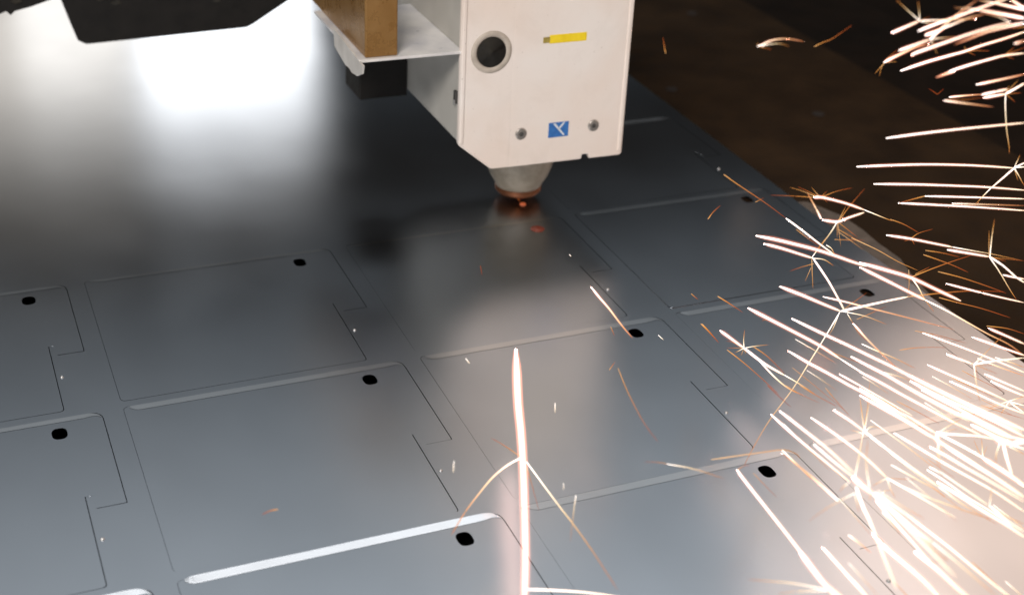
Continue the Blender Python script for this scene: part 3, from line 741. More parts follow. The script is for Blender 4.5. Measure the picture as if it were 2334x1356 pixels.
    ("white-hot starburst spark over the sheet's right edge, second from top", "sparks flying over the sheet's right edge", [[0.00078,'W',[[0.5259,-0.2535,0.0748],[0.5305,-0.2747,0.0792],[0.5343,-0.296,0.0836],[0.5341,-0.3215,0.088],[0.5335,-0.3461,0.0925]]],[0.00033,'O',[[0.5343,-0.296,0.0836],[0.5494,-0.297,0.088],[0.5639,-0.2991,0.0925],[0.5751,-0.3026,0.0969]]],[0.00023,'O',[[0.5406,-0.293,0.0836],[0.5569,-0.2869,0.0834]]],[0.00042,'T',[[0.5346,-0.2973,0.0836],[0.5327,-0.3077,0.0818],[0.5304,-0.3165,0.0799],[0.5272,-0.3318,0.078]]],[0.00022,'Y',[[0.54,-0.2865,0.0836],[0.5264,-0.3048,0.085],[0.5123,-0.322,0.0864]]]]),
    ("white-hot forking spark over the sheet's right edge", "sparks flying over the sheet's right edge", [[0.00068,'W',[[0.532,-0.247,0.0671],[0.5302,-0.277,0.0728],[0.5281,-0.3058,0.0784],[0.5237,-0.3259,0.0841]]],[0.00047,'T',[[0.5237,-0.3259,0.0841],[0.5226,-0.3449,0.0877],[0.5204,-0.363,0.0912],[0.5189,-0.3873,0.0948],[0.518,-0.4068,0.0984],[0.5134,-0.4235,0.1019]]]]),
    ("thin yellow spark streak over the sheet's right edge", "sparks flying over the sheet's right edge", [[0.00026,'Y',[[0.5277,-0.2377,0.086],[0.5313,-0.2615,0.0879],[0.5318,-0.2837,0.0898],[0.534,-0.302,0.0918]]]]),
    ("orange spark streak beside the sheet's right edge, lower of two", "sparks flying beside the sheet's right edge", [[0.00035,'O',[[0.5917,-0.258,0.0598],[0.6006,-0.2715,0.0606],[0.6084,-0.2886,0.0615],[0.6133,-0.3032,0.0624]]]]),
    ("white-hot spark streak beside the sheet's right edge", "sparks flying beside the sheet's right edge", [[0.00049,'W',[[0.5957,-0.2637,0.0526],[0.607,-0.2754,0.0519],[0.6192,-0.2875,0.0512],[0.6339,-0.3009,0.0505]]]]),
    ("orange spark streak over the sheet's right edge", "sparks flying over the sheet's right edge", [[0.00032,'O',[[0.5469,-0.3126,0.0751],[0.545,-0.3308,0.0815],[0.5463,-0.352,0.088],[0.5467,-0.3763,0.0944]]]]),
    ("short white-hot spark streak beside the sheet's right edge, upper of two", "sparks flying beside the sheet's right edge", [[0.00045,'W',[[0.6437,-0.2664,0.0532],[0.6534,-0.2682,0.0505],[0.6629,-0.2687,0.0479]]]]),
    ("white-hot starburst spark over the sheet's right edge, third from top", "sparks flying over the sheet's right edge", [[0.00078,'W',[[0.4871,-0.2207,0.0458],[0.4961,-0.2364,0.0453],[0.5037,-0.2512,0.0448],[0.51,-0.2624,0.0443]]],[0.0007,'W',[[0.51,-0.2624,0.0443],[0.5223,-0.2666,0.0478],[0.541,-0.2705,0.0514],[0.5543,-0.2752,0.0549]]],[0.00039,'O',[[0.5683,-0.2594,0.0443],[0.5945,-0.259,0.0424],[0.6234,-0.2605,0.0405],[0.6493,-0.2664,0.0386]]],[0.00033,'T',[[0.5088,-0.2631,0.0443],[0.4815,-0.2874,0.0448],[0.4535,-0.3118,0.0453],[0.422,-0.3392,0.0458],[0.3883,-0.366,0.0463],[0.3626,-0.3891,0.0468],[0.3489,-0.4025,0.0473]]],[0.00025,'T',[[0.5069,-0.2649,0.0443],[0.4899,-0.2826,0.0458],[0.4803,-0.2915,0.0473]]],[0.00033,'T',[[0.5114,-0.2633,0.0443],[0.5187,-0.2777,0.0472],[0.5226,-0.2963,0.0501]]],[0.00026,'O',[[0.515,-0.2601,0.0443],[0.5246,-0.2679,0.0593]]],[0.00026,'T',[[0.5122,-0.2672,0.0443],[0.4996,-0.2903,0.0515]]],[0.00023,'O',[[0.5139,-0.2757,0.0443],[0.5323,-0.2815,0.0547]]]]),
    ("white to yellow spark streak over the sheet's right edge", "sparks flying over the sheet's right edge", [[0.00046,'T',[[0.473,-0.2879,0.0751],[0.478,-0.3043,0.0792],[0.4816,-0.3201,0.0832],[0.4891,-0.3403,0.0873],[0.5073,-0.3733,0.0914]]]]),
    ('white-hot forking spark over the right panels, upper of two', 'sparks flying over the right panels', [[0.00076,'W',[[0.4483,-0.2423,0.0465],[0.4516,-0.2632,0.0488],[0.4559,-0.2869,0.051],[0.4596,-0.3102,0.0533],[0.4605,-0.3318,0.0555]]],[0.00046,'W',[[0.4605,-0.3318,0.0555],[0.4565,-0.3608,0.0625],[0.4549,-0.3923,0.0696]]],[0.00022,'O',[[0.4505,-0.2629,0.0488],[0.438,-0.274,0.0557]]],[0.00021,'O',[[0.4601,-0.3231,0.0555],[0.4632,-0.3364,0.0577],[0.4673,-0.3489,0.0598]]]]),
    ('long white-hot spark streak over the right panels, first from top', 'sparks flying over the right panels', [[0.00058,'W',[[0.4082,-0.3453,0.1011],[0.4141,-0.3654,0.102],[0.4196,-0.3828,0.1029],[0.4236,-0.3974,0.1037],[0.4293,-0.4169,0.1046],[0.4349,-0.4394,0.1054],[0.4423,-0.4652,0.1063],[0.451,-0.4944,0.1072]]]]),
    ('short white-hot starburst spark over the right panels, upper of two', 'sparks flying over the right panels', [[0.00069,'W',[[0.4015,-0.282,0.0592],[0.4051,-0.2916,0.0574],[0.4084,-0.301,0.0557]]],[0.00072,'W',[[0.4084,-0.301,0.0557],[0.4085,-0.3187,0.0572],[0.4088,-0.3297,0.0587],[0.4109,-0.3432,0.0601]]],[0.00036,'T',[[0.4155,-0.3372,0.0557],[0.4156,-0.3524,0.0587],[0.4154,-0.37,0.0616]]],[0.00046,'T',[[0.4095,-0.3175,0.0557],[0.4115,-0.3348,0.0526],[0.4162,-0.3443,0.0494],[0.4234,-0.3482,0.0463]]],[0.00028,'T',[[0.4084,-0.301,0.0557],[0.405,-0.3042,0.0642],[0.4034,-0.3059,0.0728]]],[0.00026,'T',[[0.4084,-0.301,0.0557],[0.4133,-0.3064,0.0594],[0.4186,-0.3128,0.063]]],[0.00021,'O',[[0.4084,-0.301,0.0557],[0.4068,-0.2915,0.0546],[0.4043,-0.2865,0.0535]]],[0.00021,'O',[[0.4079,-0.3009,0.0557],[0.4055,-0.2858,0.0478]]],[0.00023,'T',[[0.4076,-0.3013,0.0557],[0.393,-0.3137,0.0622]]],[0.00016,'Y',[[0.4076,-0.3019,0.0557],[0.3856,-0.3316,0.072]]],[0.00017,'Y',[[0.4081,-0.302,0.0557],[0.413,-0.2973,0.0483]]]]),
    ('short orange spark streak over the right panels, third from top', 'sparks flying over the right panels', [[0.00031,'O',[[0.3915,-0.3346,0.0789],[0.3957,-0.3444,0.0768],[0.397,-0.3623,0.0748]]]]),
    ('orange spark streak over the right panels, second from top', 'sparks flying over the right panels', [[0.00032,'O',[[0.4076,-0.284,0.0448],[0.404,-0.3077,0.0504],[0.3996,-0.3355,0.056],[0.3944,-0.3634,0.0615]]]]),
    ('short orange spark streak over the right panels, first from top', 'sparks flying over the right panels', [[0.00032,'O',[[0.407,-0.2515,0.0466],[0.4102,-0.257,0.0429],[0.4124,-0.2661,0.0393]]]]),
    ('long white-hot spark streak over the right panels, second from top', 'sparks flying over the right panels', [[0.0006,'W',[[0.4184,-0.3336,0.0702],[0.4219,-0.3495,0.0706],[0.4261,-0.3647,0.0711],[0.4301,-0.3805,0.0715],[0.4334,-0.3935,0.072],[0.4383,-0.4221,0.0724],[0.4429,-0.4463,0.0728],[0.4486,-0.4748,0.0733]]]]),
    ('white to yellow forking spark over the right panels', 'sparks flying over the right panels', [[0.00043,'T',[[0.457,-0.3416,0.0871],[0.4537,-0.353,0.0886],[0.4503,-0.3642,0.0902],[0.4467,-0.3831,0.0918],[0.4434,-0.4033,0.0934]]],[0.0002,'O',[[0.4564,-0.3425,0.0871],[0.4473,-0.3602,0.092],[0.441,-0.3764,0.097]]]]),
    ('white-hot spark streak over the right panels, fourth from top', 'sparks flying over the right panels', [[0.00042,'W',[[0.4552,-0.3397,0.05],[0.4547,-0.3528,0.053],[0.4547,-0.3678,0.0559],[0.4603,-0.4044,0.0589]]]]),
    ('long white-hot spark streak over the right panels, third from top', 'sparks flying over the right panels', [[0.00049,'W',[[0.4215,-0.3877,0.0969],[0.4268,-0.3961,0.0951],[0.4347,-0.4128,0.0934],[0.4431,-0.4328,0.0916],[0.4558,-0.4607,0.0898]]]]),
    ("short orange spark streak over the sheet's right edge, sixth from top", "sparks flying over the sheet's right edge", [[0.00022,'O',[[0.4135,-0.2558,0.0685],[0.4153,-0.2672,0.0689],[0.4176,-0.2803,0.0692]]]]),
    ('orange spark streak over the right panels, first from top', 'sparks flying over the right panels', [[0.00024,'O',[[0.4963,-0.3524,0.081],[0.5051,-0.3612,0.0815],[0.5166,-0.3763,0.0819]]]]),
    ('white-hot spark streak over the right panels, first from top', 'sparks flying over the right panels', [[0.00042,'W',[[0.5068,-0.3481,0.0752],[0.5107,-0.3634,0.0775],[0.5179,-0.3856,0.0798],[0.5219,-0.403,0.082],[0.5244,-0.4186,0.0843]]]]),
    ('white-hot spark streak over the right panels, second from top', 'sparks flying over the right panels', [[0.00048,'W',[[0.5445,-0.3517,0.0673],[0.5426,-0.3729,0.074],[0.5389,-0.3908,0.0806],[0.5339,-0.4065,0.0873]]]]),
    ("short white-hot spark streak beside the sheet's right edge, lower of two", "sparks flying beside the sheet's right edge", [[0.00045,'W',[[0.5183,-0.3894,0.0991],[0.5118,-0.4073,0.1062],[0.5068,-0.4297,0.1132]]]]),
    ("short orange spark streak beside the sheet's right edge, lower of two", "sparks flying beside the sheet's right edge", [[0.00031,'O',[[0.5676,-0.3383,0.0641],[0.5849,-0.3389,0.0595],[0.598,-0.3423,0.0548]]]]),
    ('short orange spark streak over the right panels, fourth from top', 'sparks flying over the right panels', [[0.00025,'O',[[0.476,-0.365,0.0781],[0.4832,-0.3695,0.0809],[0.4901,-0.3759,0.0837],[0.4952,-0.3829,0.0865]]]]),
    ('short white-hot starburst spark over the right panels, lower of two', 'sparks flying over the right panels', [[0.00044,'W',[[0.4682,-0.4125,0.1038],[0.4693,-0.4228,0.1061],[0.4702,-0.4323,0.1083]]],[0.0004,'W',[[0.4702,-0.4323,0.1083],[0.4891,-0.428,0.1045],[0.5136,-0.4258,0.1007]]],[0.00027,'T',[[0.4702,-0.4323,0.1083],[0.4879,-0.4196,0.1032],[0.5084,-0.4051,0.0982]]],[0.00025,'O',[[0.4947,-0.4185,0.1083],[0.5181,-0.401,0.1001]]],[0.00028,'T',[[0.47,-0.4325,0.1083],[0.4636,-0.4439,0.104],[0.4586,-0.4543,0.0996]]],[0.00022,'O',[[0.4702,-0.433,0.1083],[0.4684,-0.4399,0.1039]]],[0.00023,'O',[[0.4708,-0.4332,0.1083],[0.465,-0.4565,0.1171]]],[0.00019,'O',[[0.4708,-0.4332,0.1083],[0.474,-0.4445,0.114]]]]),
    ('white-hot starburst spark over the right panels', 'sparks flying over the right panels', [[0.00046,'W',[[0.5203,-0.3435,0.0467],[0.5228,-0.3646,0.0502],[0.5254,-0.3846,0.0537],[0.5283,-0.4087,0.0572]]],[0.00036,'W',[[0.5283,-0.4087,0.0572],[0.5436,-0.4088,0.0458]]],[0.00028,'T',[[0.5283,-0.4087,0.0572],[0.527,-0.4062,0.0464]]],[0.00026,'T',[[0.529,-0.408,0.0572],[0.5115,-0.4102,0.0564]]],[0.00024,'T',[[0.5294,-0.4081,0.0572],[0.5414,-0.4075,0.0577]]],[0.00031,'W',[[0.5286,-0.4088,0.0572],[0.5374,-0.413,0.0552]]]]),
    ('white-hot spark streak over the right panels, seventh from top', 'sparks flying over the right panels', [[0.00047,'W',[[0.5066,-0.3798,0.0587],[0.5123,-0.3952,0.0591],[0.5179,-0.4114,0.0595],[0.525,-0.4259,0.0599]]]]),
    ('short white-hot spark streak over the right panels, upper of two', 'sparks flying over the right panels', [[0.00045,'W',[[0.4977,-0.4145,0.0862],[0.508,-0.4198,0.0818],[0.5193,-0.4268,0.0774]]]]),
    ('short white-hot spark streak over the right panels, lower of two', 'sparks flying over the right panels', [[0.0005,'W',[[0.5322,-0.3872,0.058],[0.5348,-0.3988,0.0591],[0.538,-0.4106,0.0603]]]]),
    ('white to yellow spark streak over the right panels, third from top', 'sparks flying over the right panels', [[0.00037,'T',[[0.5425,-0.3621,0.058],[0.548,-0.3754,0.0585],[0.5556,-0.3904,0.0591]]]]),
    ('short white to yellow spark streak over the right panels, first from top', 'sparks flying over the right panels', [[0.00034,'T',[[0.5166,-0.4013,0.0861],[0.5165,-0.4143,0.0902],[0.5148,-0.4265,0.0942]]]]),
    ('short orange spark streak over the right panels, fifth from top', 'sparks flying over the right panels', [[0.00024,'O',[[0.54,-0.3541,0.0447],[0.5345,-0.374,0.0516],[0.5315,-0.4007,0.0585]]]]),
    ('short orange spark streak over the lower right panels, third from top', 'sparks flying over the lower right panels', [[0.00024,'O',[[0.5106,-0.4052,0.0562],[0.5215,-0.4101,0.0525],[0.5354,-0.4174,0.0487]]]]),
    ('white to yellow spark streak over the right panels, second from top', 'sparks flying over the right panels', [[0.00033,'T',[[0.4534,-0.357,0.0821],[0.4509,-0.3741,0.0875],[0.4498,-0.3922,0.0929],[0.4476,-0.4125,0.0984]]]]),
    ('white-hot forking spark over the right panels, lower of two', 'sparks flying over the right panels', [[0.00047,'W',[[0.4149,-0.4039,0.1041],[0.4152,-0.4257,0.1086],[0.4137,-0.4488,0.1132],[0.4142,-0.4751,0.1177],[0.4137,-0.4943,0.1223]]],[0.00025,'T',[[0.4146,-0.4227,0.1086],[0.4177,-0.4329,0.1113],[0.4201,-0.4444,0.114]]]]),
    ('white-hot spark streak over the right panels, third from top', 'sparks flying over the right panels', [[0.00057,'W',[[0.461,-0.3512,0.0574],[0.4643,-0.3681,0.0589],[0.4668,-0.3853,0.0604],[0.4704,-0.4043,0.0619],[0.4739,-0.4228,0.0634],[0.479,-0.4413,0.065]]]]),
    ('white-hot spark streak over the right panels, eighth from top', 'sparks flying over the right panels', [[0.00061,'W',[[0.4388,-0.3802,0.0672],[0.4385,-0.4043,0.0715],[0.4386,-0.4267,0.0757],[0.4383,-0.4495,0.08]]]]),
    ('white-hot spark streak over the lower right panels, first from top', 'sparks flying over the lower right panels', [[0.00063,'W',[[0.4387,-0.3814,0.0632],[0.4463,-0.3967,0.061],[0.4537,-0.4115,0.0588],[0.4592,-0.4245,0.0567]]]]),
    ('orange spark streak over the lower right panels, third from top', 'sparks flying over the lower right panels', [[0.00024,'O',[[0.4405,-0.411,0.0771],[0.4483,-0.4218,0.0745],[0.4553,-0.4326,0.0719]]]]),
    ('white-hot spark streak over the right panels, fifth from top', 'sparks flying over the right panels', [[0.00056,'W',[[0.4303,-0.4258,0.1057],[0.4381,-0.4412,0.1042],[0.4456,-0.4537,0.1027],[0.4538,-0.467,0.1012],[0.4635,-0.4847,0.0997]]]]),
    ('white-hot spark streak over the right panels, sixth from top', 'sparks flying over the right panels', [[0.00067,'W',[[0.4741,-0.3819,0.0664],[0.4774,-0.4012,0.068],[0.4842,-0.423,0.0695],[0.4901,-0.4447,0.0711],[0.4927,-0.4595,0.0726]]]]),
    ('white-hot spark streak over the right panels, ninth from top', 'sparks flying over the right panels', [[0.00056,'W',[[0.4717,-0.3957,0.069],[0.477,-0.4167,0.07],[0.4808,-0.4343,0.071],[0.4867,-0.4556,0.072]]]]),
    ('thin yellow spark streak over the lower right panels', 'sparks flying over the lower right panels', [[0.00021,'Y',[[0.4272,-0.4035,0.0491],[0.4484,-0.3791,0.0472],[0.4755,-0.3449,0.0453]]]]),
    ('short thin yellow spark streak over the lower right panels', 'sparks flying over the lower right panels', [[0.0002,'Y',[[0.4517,-0.3669,0.0492],[0.4199,-0.4133,0.0632]]]]),
    ('white-hot spark streak over the lower right panels, fourth from top', 'sparks flying over the lower right panels', [[0.00053,'W',[[0.3754,-0.3843,0.0646],[0.3788,-0.4052,0.0623],[0.3831,-0.4247,0.06],[0.3877,-0.4469,0.0576]]]]),
    ('white-hot spark streak over the lower right panels, second from top', 'sparks flying over the lower right panels', [[0.00043,'W',[[0.3455,-0.4311,0.1027],[0.3415,-0.4586,0.1093],[0.3372,-0.4858,0.1159],[0.3312,-0.5139,0.1224]]]]),
    ('white-hot spark streak over the lower right panels, fifth from top', 'sparks flying over the lower right panels', [[0.00042,'W',[[0.3445,-0.4644,0.1037],[0.3498,-0.4753,0.0994],[0.3558,-0.4862,0.0952]]]]),
    ('white-hot starburst spark over the lower right panels, upper of two', 'sparks flying over the lower right panels', [[0.00048,'W',[[0.3978,-0.3921,0.0627],[0.3955,-0.4203,0.069],[0.3916,-0.448,0.0753],[0.3854,-0.4767,0.0816]]],[0.0004,'W',[[0.3854,-0.4767,0.0816],[0.3923,-0.4901,0.0797],[0.402,-0.5122,0.0777]]],[0.00036,'T',[[0.3869,-0.4826,0.0816],[0.3983,-0.4962,0.0794],[0.4108,-0.5079,0.0771],[0.4218,-0.5167,0.0749]]],[0.00022,'T',[[0.3854,-0.4767,0.0816],[0.3738,-0.4798,0.0814]]],[0.00024,'T',[[0.385,-0.4773,0.0816],[0.3852,-0.481,0.0777],[0.3868,-0.4844,0.0738]]],[0.0002,'O',[[0.3848,-0.4769,0.0816],[0.4121,-0.4709,0.0702]]]]),
    ('short white-hot starburst spark over the lower right panels', 'sparks flying over the lower right panels', [[0.0005,'W',[[0.3987,-0.4092,0.0785],[0.3988,-0.4242,0.0809],[0.3977,-0.4394,0.0834]]],[0.00057,'W',[[0.3977,-0.4394,0.0834],[0.4005,-0.4491,0.0817],[0.4035,-0.4575,0.08],[0.4071,-0.4707,0.0783],[0.4118,-0.4864,0.0766]]],[0.0003,'T',[[0.4046,-0.4936,0.0834],[0.4123,-0.5057,0.0784],[0.4235,-0.5196,0.0734]]],[0.00025,'T',[[0.398,-0.439,0.0834],[0.4028,-0.4361,0.0832],[0.4062,-0.4361,0.083],[0.4087,-0.4388,0.0828]]],[0.00023,'T',[[0.398,-0.4382,0.0834],[0.4026,-0.4285,0.0862],[0.4083,-0.418,0.0889]]],[0.00021,'T',[[0.398,-0.4382,0.0834],[0.4167,-0.4163,0.0783],[0.4374,-0.3918,0.0733]]],[0.00029,'T',[[0.3976,-0.438,0.0834],[0.3861,-0.4513,0.0782],[0.3777,-0.4617,0.0731]]],[0.00023,'T',[[0.3957,-0.44,0.0834],[0.3973,-0.4274,0.0774]]]]),
    ('long white-hot forking spark over the lower right panels', 'sparks flying over the lower right panels', [[0.00049,'W',[[0.3207,-0.4364,0.0738],[0.3188,-0.447,0.0749],[0.3155,-0.4831,0.0759],[0.3127,-0.5098,0.0769],[0.3098,-0.5335,0.078],[0.3077,-0.547,0.079]]],[0.0002,'O',[[0.3209,-0.436,0.0738],[0.3206,-0.4409,0.0798],[0.3194,-0.4481,0.0857]]]]),
    ('white to yellow forking spark in the bottom right corner', 'sparks flying in the bottom right corner', [[0.00045,'T',[[0.3444,-0.4905,0.0871],[0.3467,-0.4729,0.0839],[0.3483,-0.4557,0.0807],[0.3486,-0.435,0.0774]]],[0.0004,'T',[[0.3503,-0.4323,0.0774],[0.3533,-0.4456,0.0748],[0.3558,-0.4546,0.0722]]],[0.00026,'Y',[[0.3096,-0.4274,0.0774],[0.3349,-0.4286,0.0763],[0.3527,-0.4292,0.0751],[0.3588,-0.4332,0.074],[0.3599,-0.436,0.0728]]]]),
    ('short orange spark streak over the lower right panels, fifth from top', 'sparks flying over the lower right panels', [[0.00018,'O',[[0.3421,-0.4215,0.057],[0.3395,-0.4364,0.0601],[0.3372,-0.4518,0.0633]]]]),
    ('short orange spark streak over the right panels, ninth from top', 'sparks flying over the right panels', [[0.00022,'O',[[0.4262,-0.3646,0.0608],[0.4213,-0.3821,0.0636],[0.4165,-0.4028,0.0664]]]]),
    ('short orange spark streak over the right panels, eighth from top', 'sparks flying over the right panels', [[0.00026,'O',[[0.3908,-0.3856,0.0823],[0.3976,-0.3934,0.0788],[0.4061,-0.403,0.0753]]]]),
    ('short orange spark streak over the right panels, seventh from top', 'sparks flying over the right panels', [[0.00022,'O',[[0.4031,-0.3563,0.0622],[0.4014,-0.3732,0.0669],[0.4024,-0.3916,0.0716]]]]),
    ('short dull red spark streak over the right panels', 'sparks flying over the right panels', [[0.00022,'R',[[0.3874,-0.3599,0.0675],[0.3825,-0.379,0.0725],[0.3782,-0.3977,0.0775]]]]),
    ('short thick white-hot starburst spark in the bottom right corner', 'sparks flying in the bottom right corner', [[0.00083,'W',[[0.3438,-0.4994,0.1071],[0.3433,-0.5062,0.1079],[0.3436,-0.5152,0.1087]]],[0.00047,'W',[[0.3436,-0.5152,0.1087],[0.3382,-0.5367,0.1147],[0.3317,-0.5587,0.1206],[0.325,-0.5947,0.1266]]],[0.00053,'W',[[0.3397,-0.5071,0.1079],[0.334,-0.5209,0.1077],[0.3308,-0.5309,0.1075],[0.3243,-0.5478,0.1072],[0.3141,-0.5744,0.107]]],[0.00029,'T',[[0.3452,-0.5101,0.1087],[0.3457,-0.5039,0.1182],[0.3486,-0.4985,0.1277]]],[0.00028,'T',[[0.3438,-0.5001,0.1071],[0.3511,-0.4917,0.1146],[0.3553,-0.4863,0.1222]]],[0.00021,'T',[[0.3362,-0.5108,0.1079],[0.3259,-0.5149,0.1094],[0.3158,-0.519,0.1108],[0.2991,-0.5266,0.1123]]],[0.00024,'T',[[0.339,-0.5021,0.1071],[0.3321,-0.5071,0.1102],[0.325,-0.5134,0.1134]]],[0.00042,'W',[[0.3451,-0.5143,0.1087],[0.3476,-0.5281,0.109],[0.3504,-0.5435,0.1093]]],[0.00022,'T',[[0.3475,-0.5137,0.1087],[0.3496,-0.5289,0.1101],[0.3525,-0.5426,0.1115]]],[0.0002,'Y',[[0.342,-0.5153,0.1087],[0.3432,-0.5143,0.1044]]],[0.00024,'T',[[0.3362,-0.5108,0.1079],[0.33,-0.5239,0.1074]]]]),
    ('short white to yellow spark streak in the bottom right corner, first from top', 'sparks flying in the bottom right corner', [[0.00021,'T',[[0.401,-0.459,0.0556],[0.4006,-0.4607,0.0586],[0.4007,-0.4645,0.0615]]]]),
    ('long white-hot spark streak over the lower right panels', 'sparks flying over the lower right panels', [[0.00046,'W',[[0.4199,-0.4371,0.0764],[0.4249,-0.454,0.076],[0.4295,-0.4698,0.0756],[0.4346,-0.4846,0.0753],[0.4395,-0.499,0.0749],[0.443,-0.517,0.0745]]]]),
    ('white-hot spark streak over the lower right panels, sixth from top', 'sparks flying over the lower right panels', [[0.0004,'W',[[0.3986,-0.4879,0.1054],[0.3987,-0.4994,0.1079],[0.3991,-0.5145,0.1104],[0.3998,-0.5286,0.1128],[0.4023,-0.5512,0.1153]]]]),
    ('white to yellow spark streak over the lower right panels, sixth from top', 'sparks flying over the lower right panels', [[0.00031,'T',[[0.3989,-0.4628,0.0774],[0.4063,-0.472,0.0743],[0.4137,-0.4811,0.0713],[0.4181,-0.4868,0.0682]]]]),
    ('white-hot forking spark over the lower right panels', 'sparks flying over the lower right panels', [[0.00036,'W',[[0.4161,-0.4725,0.0786],[0.416,-0.4821,0.0811],[0.4157,-0.4988,0.0837],[0.4159,-0.5187,0.0862]]],[0.00026,'T',[[0.4159,-0.5187,0.0862],[0.4201,-0.5131,0.0937]]],[0.00033,'T',[[0.4159,-0.5187,0.0862],[0.4182,-0.5274,0.0861],[0.4228,-0.5367,0.0861]]],[0.00039,'W',[[0.4162,-0.5196,0.0862],[0.4112,-0.5342,0.0908],[0.4084,-0.5505,0.0955]]]]),
    ('white-hot spark streak over the lower right panels, seventh from top', 'sparks flying over the lower right panels', [[0.00041,'W',[[0.4518,-0.4347,0.0426],[0.4549,-0.4475,0.0425],[0.4573,-0.4631,0.0424],[0.4618,-0.479,0.0422],[0.4642,-0.4934,0.0421]]]]),
    ('white-hot spark streak in the bottom right corner, first from top', 'sparks flying in the bottom right corner', [[0.00056,'W',[[0.4198,-0.4771,0.0709],[0.4212,-0.4919,0.0727],[0.4221,-0.507,0.0746],[0.4242,-0.5234,0.0764],[0.4245,-0.5373,0.0783]]]]),
    ('short thick white-hot starburst spark over the lower right panels, upper of two', 'sparks flying over the lower right panels', [[0.00072,'W',[[0.4258,-0.4628,0.092],[0.4213,-0.4684,0.0918],[0.4223,-0.4742,0.0916]]],[0.00075,'W',[[0.4223,-0.4742,0.0916],[0.4207,-0.4953,0.0959],[0.419,-0.5155,0.1003],[0.4167,-0.5377,0.1047]]],[0.00051,'W',[[0.4259,-0.4645,0.092],[0.4323,-0.4758,0.0904],[0.4378,-0.4865,0.0888],[0.4427,-0.4977,0.0872],[0.4461,-0.5097,0.0856]]],[0.00047,'W',[[0.4256,-0.4632,0.092],[0.4313,-0.4719,0.0955],[0.4371,-0.4807,0.099],[0.4403,-0.4904,0.1024]]],[0.00025,'T',[[0.426,-0.4629,0.092],[0.44,-0.4558,0.0893],[0.4538,-0.4492,0.0865]]],[0.0002,'T',[[0.4265,-0.4631,0.092],[0.4255,-0.4767,0.1037]]],[0.00027,'T',[[0.421,-0.4692,0.0918],[0.4187,-0.4756,0.0793]]],[0.00024,'T',[[0.4214,-0.4693,0.0918],[0.4163,-0.4806,0.0811]]],[0.00016,'Y',[[0.4201,-0.4721,0.0918],[0.3982,-0.5015,0.1053]]]]),
    ('short thick white-hot starburst spark over the lower right panels, lower of two', 'sparks flying over the lower right panels', [[0.00102,'W',[[0.438,-0.4913,0.1041],[0.4438,-0.4918,0.1013],[0.4502,-0.4916,0.0984]]],[0.0008,'W',[[0.4502,-0.4916,0.0984],[0.4433,-0.5019,0.1078],[0.4357,-0.5128,0.1171]]],[0.00064,'W',[[0.4422,-0.4924,0.1013],[0.4374,-0.5023,0.0984],[0.4337,-0.5115,0.0956]]],[0.00032,'T',[[0.4405,-0.4919,0.1013],[0.4257,-0.5054,0.1063],[0.4149,-0.5168,0.1113]]],[0.00031,'T',[[0.4469,-0.4929,0.0984],[0.4642,-0.4883,0.0862]]],[0.00041,'W',[[0.4488,-0.492,0.0984],[0.4531,-0.4985,0.0986]]]]),
    ('white-hot starburst spark over the lower right panels, lower of two', 'sparks flying over the lower right panels', [[0.00072,'W',[[0.4791,-0.4467,0.0527],[0.4749,-0.4616,0.0579],[0.4704,-0.4778,0.0632],[0.4656,-0.4926,0.0685]]],[0.00029,'T',[[0.4791,-0.4467,0.0527],[0.4942,-0.4276,0.0508]]],[0.0002,'Y',[[0.4786,-0.4465,0.0527],[0.4965,-0.4197,0.0439]]],[0.0002,'Y',[[0.4796,-0.446,0.0527],[0.4912,-0.436,0.051]]],[0.00022,'O',[[0.4793,-0.4472,0.0527],[0.494,-0.4433,0.0434]]]]),
    ('white-hot spark streak over the lower right panels, third from top', 'sparks flying over the lower right panels', [[0.00065,'W',[[0.4749,-0.428,0.0721],[0.4753,-0.445,0.0748],[0.4768,-0.4601,0.0775],[0.4815,-0.4701,0.0801]]]]),
    ('short white-hot spark streak over the lower right panels, lower of two', 'sparks flying over the lower right panels', [[0.00063,'W',[[0.4548,-0.4565,0.0866],[0.4521,-0.4714,0.0918],[0.4486,-0.4841,0.097]]]]),
    ('short white-hot spark streak over the lower right panels, upper of two', 'sparks flying over the lower right panels', [[0.00062,'W',[[0.4937,-0.4288,0.0687],[0.4901,-0.4464,0.0748],[0.4867,-0.4637,0.081]]]]),
    ('thick white-hot forking spark in the bottom right corner', 'sparks flying in the bottom right corner', [[0.00073,'W',[[0.295,-0.5303,0.098],[0.2952,-0.5386,0.0965],[0.2956,-0.548,0.095],[0.2976,-0.5535,0.0936],[0.3006,-0.5587,0.0921]]],[0.00026,'T',[[0.2957,-0.5523,0.0936],[0.2848,-0.5421,0.0922],[0.2758,-0.5354,0.0908],[0.2687,-0.53,0.0894]]],[0.00023,'T',[[0.2954,-0.5527,0.0936],[0.2863,-0.5442,0.0888],[0.2801,-0.5376,0.0839]]]]),
    ('white-hot spark streak in the bottom right corner, third from top', 'sparks flying in the bottom right corner', [[0.00042,'W',[[0.3255,-0.509,0.0763],[0.3237,-0.5255,0.078],[0.3218,-0.5448,0.0797],[0.3206,-0.5527,0.0814]]]]),
    ('white-hot spark streak in the bottom right corner, second from top', 'sparks flying in the bottom right corner', [[0.00045,'W',[[0.3924,-0.4894,0.0651],[0.3927,-0.5027,0.0664],[0.3938,-0.5212,0.0677],[0.3945,-0.5455,0.069],[0.3953,-0.5655,0.0703]]]]),
    ('white to yellow spark streak in the bottom right corner, fifth from top', 'sparks flying in the bottom right corner', [[0.00036,'T',[[0.3705,-0.5123,0.0823],[0.372,-0.5253,0.0817],[0.3723,-0.5348,0.0812],[0.3739,-0.5419,0.0806]]]]),
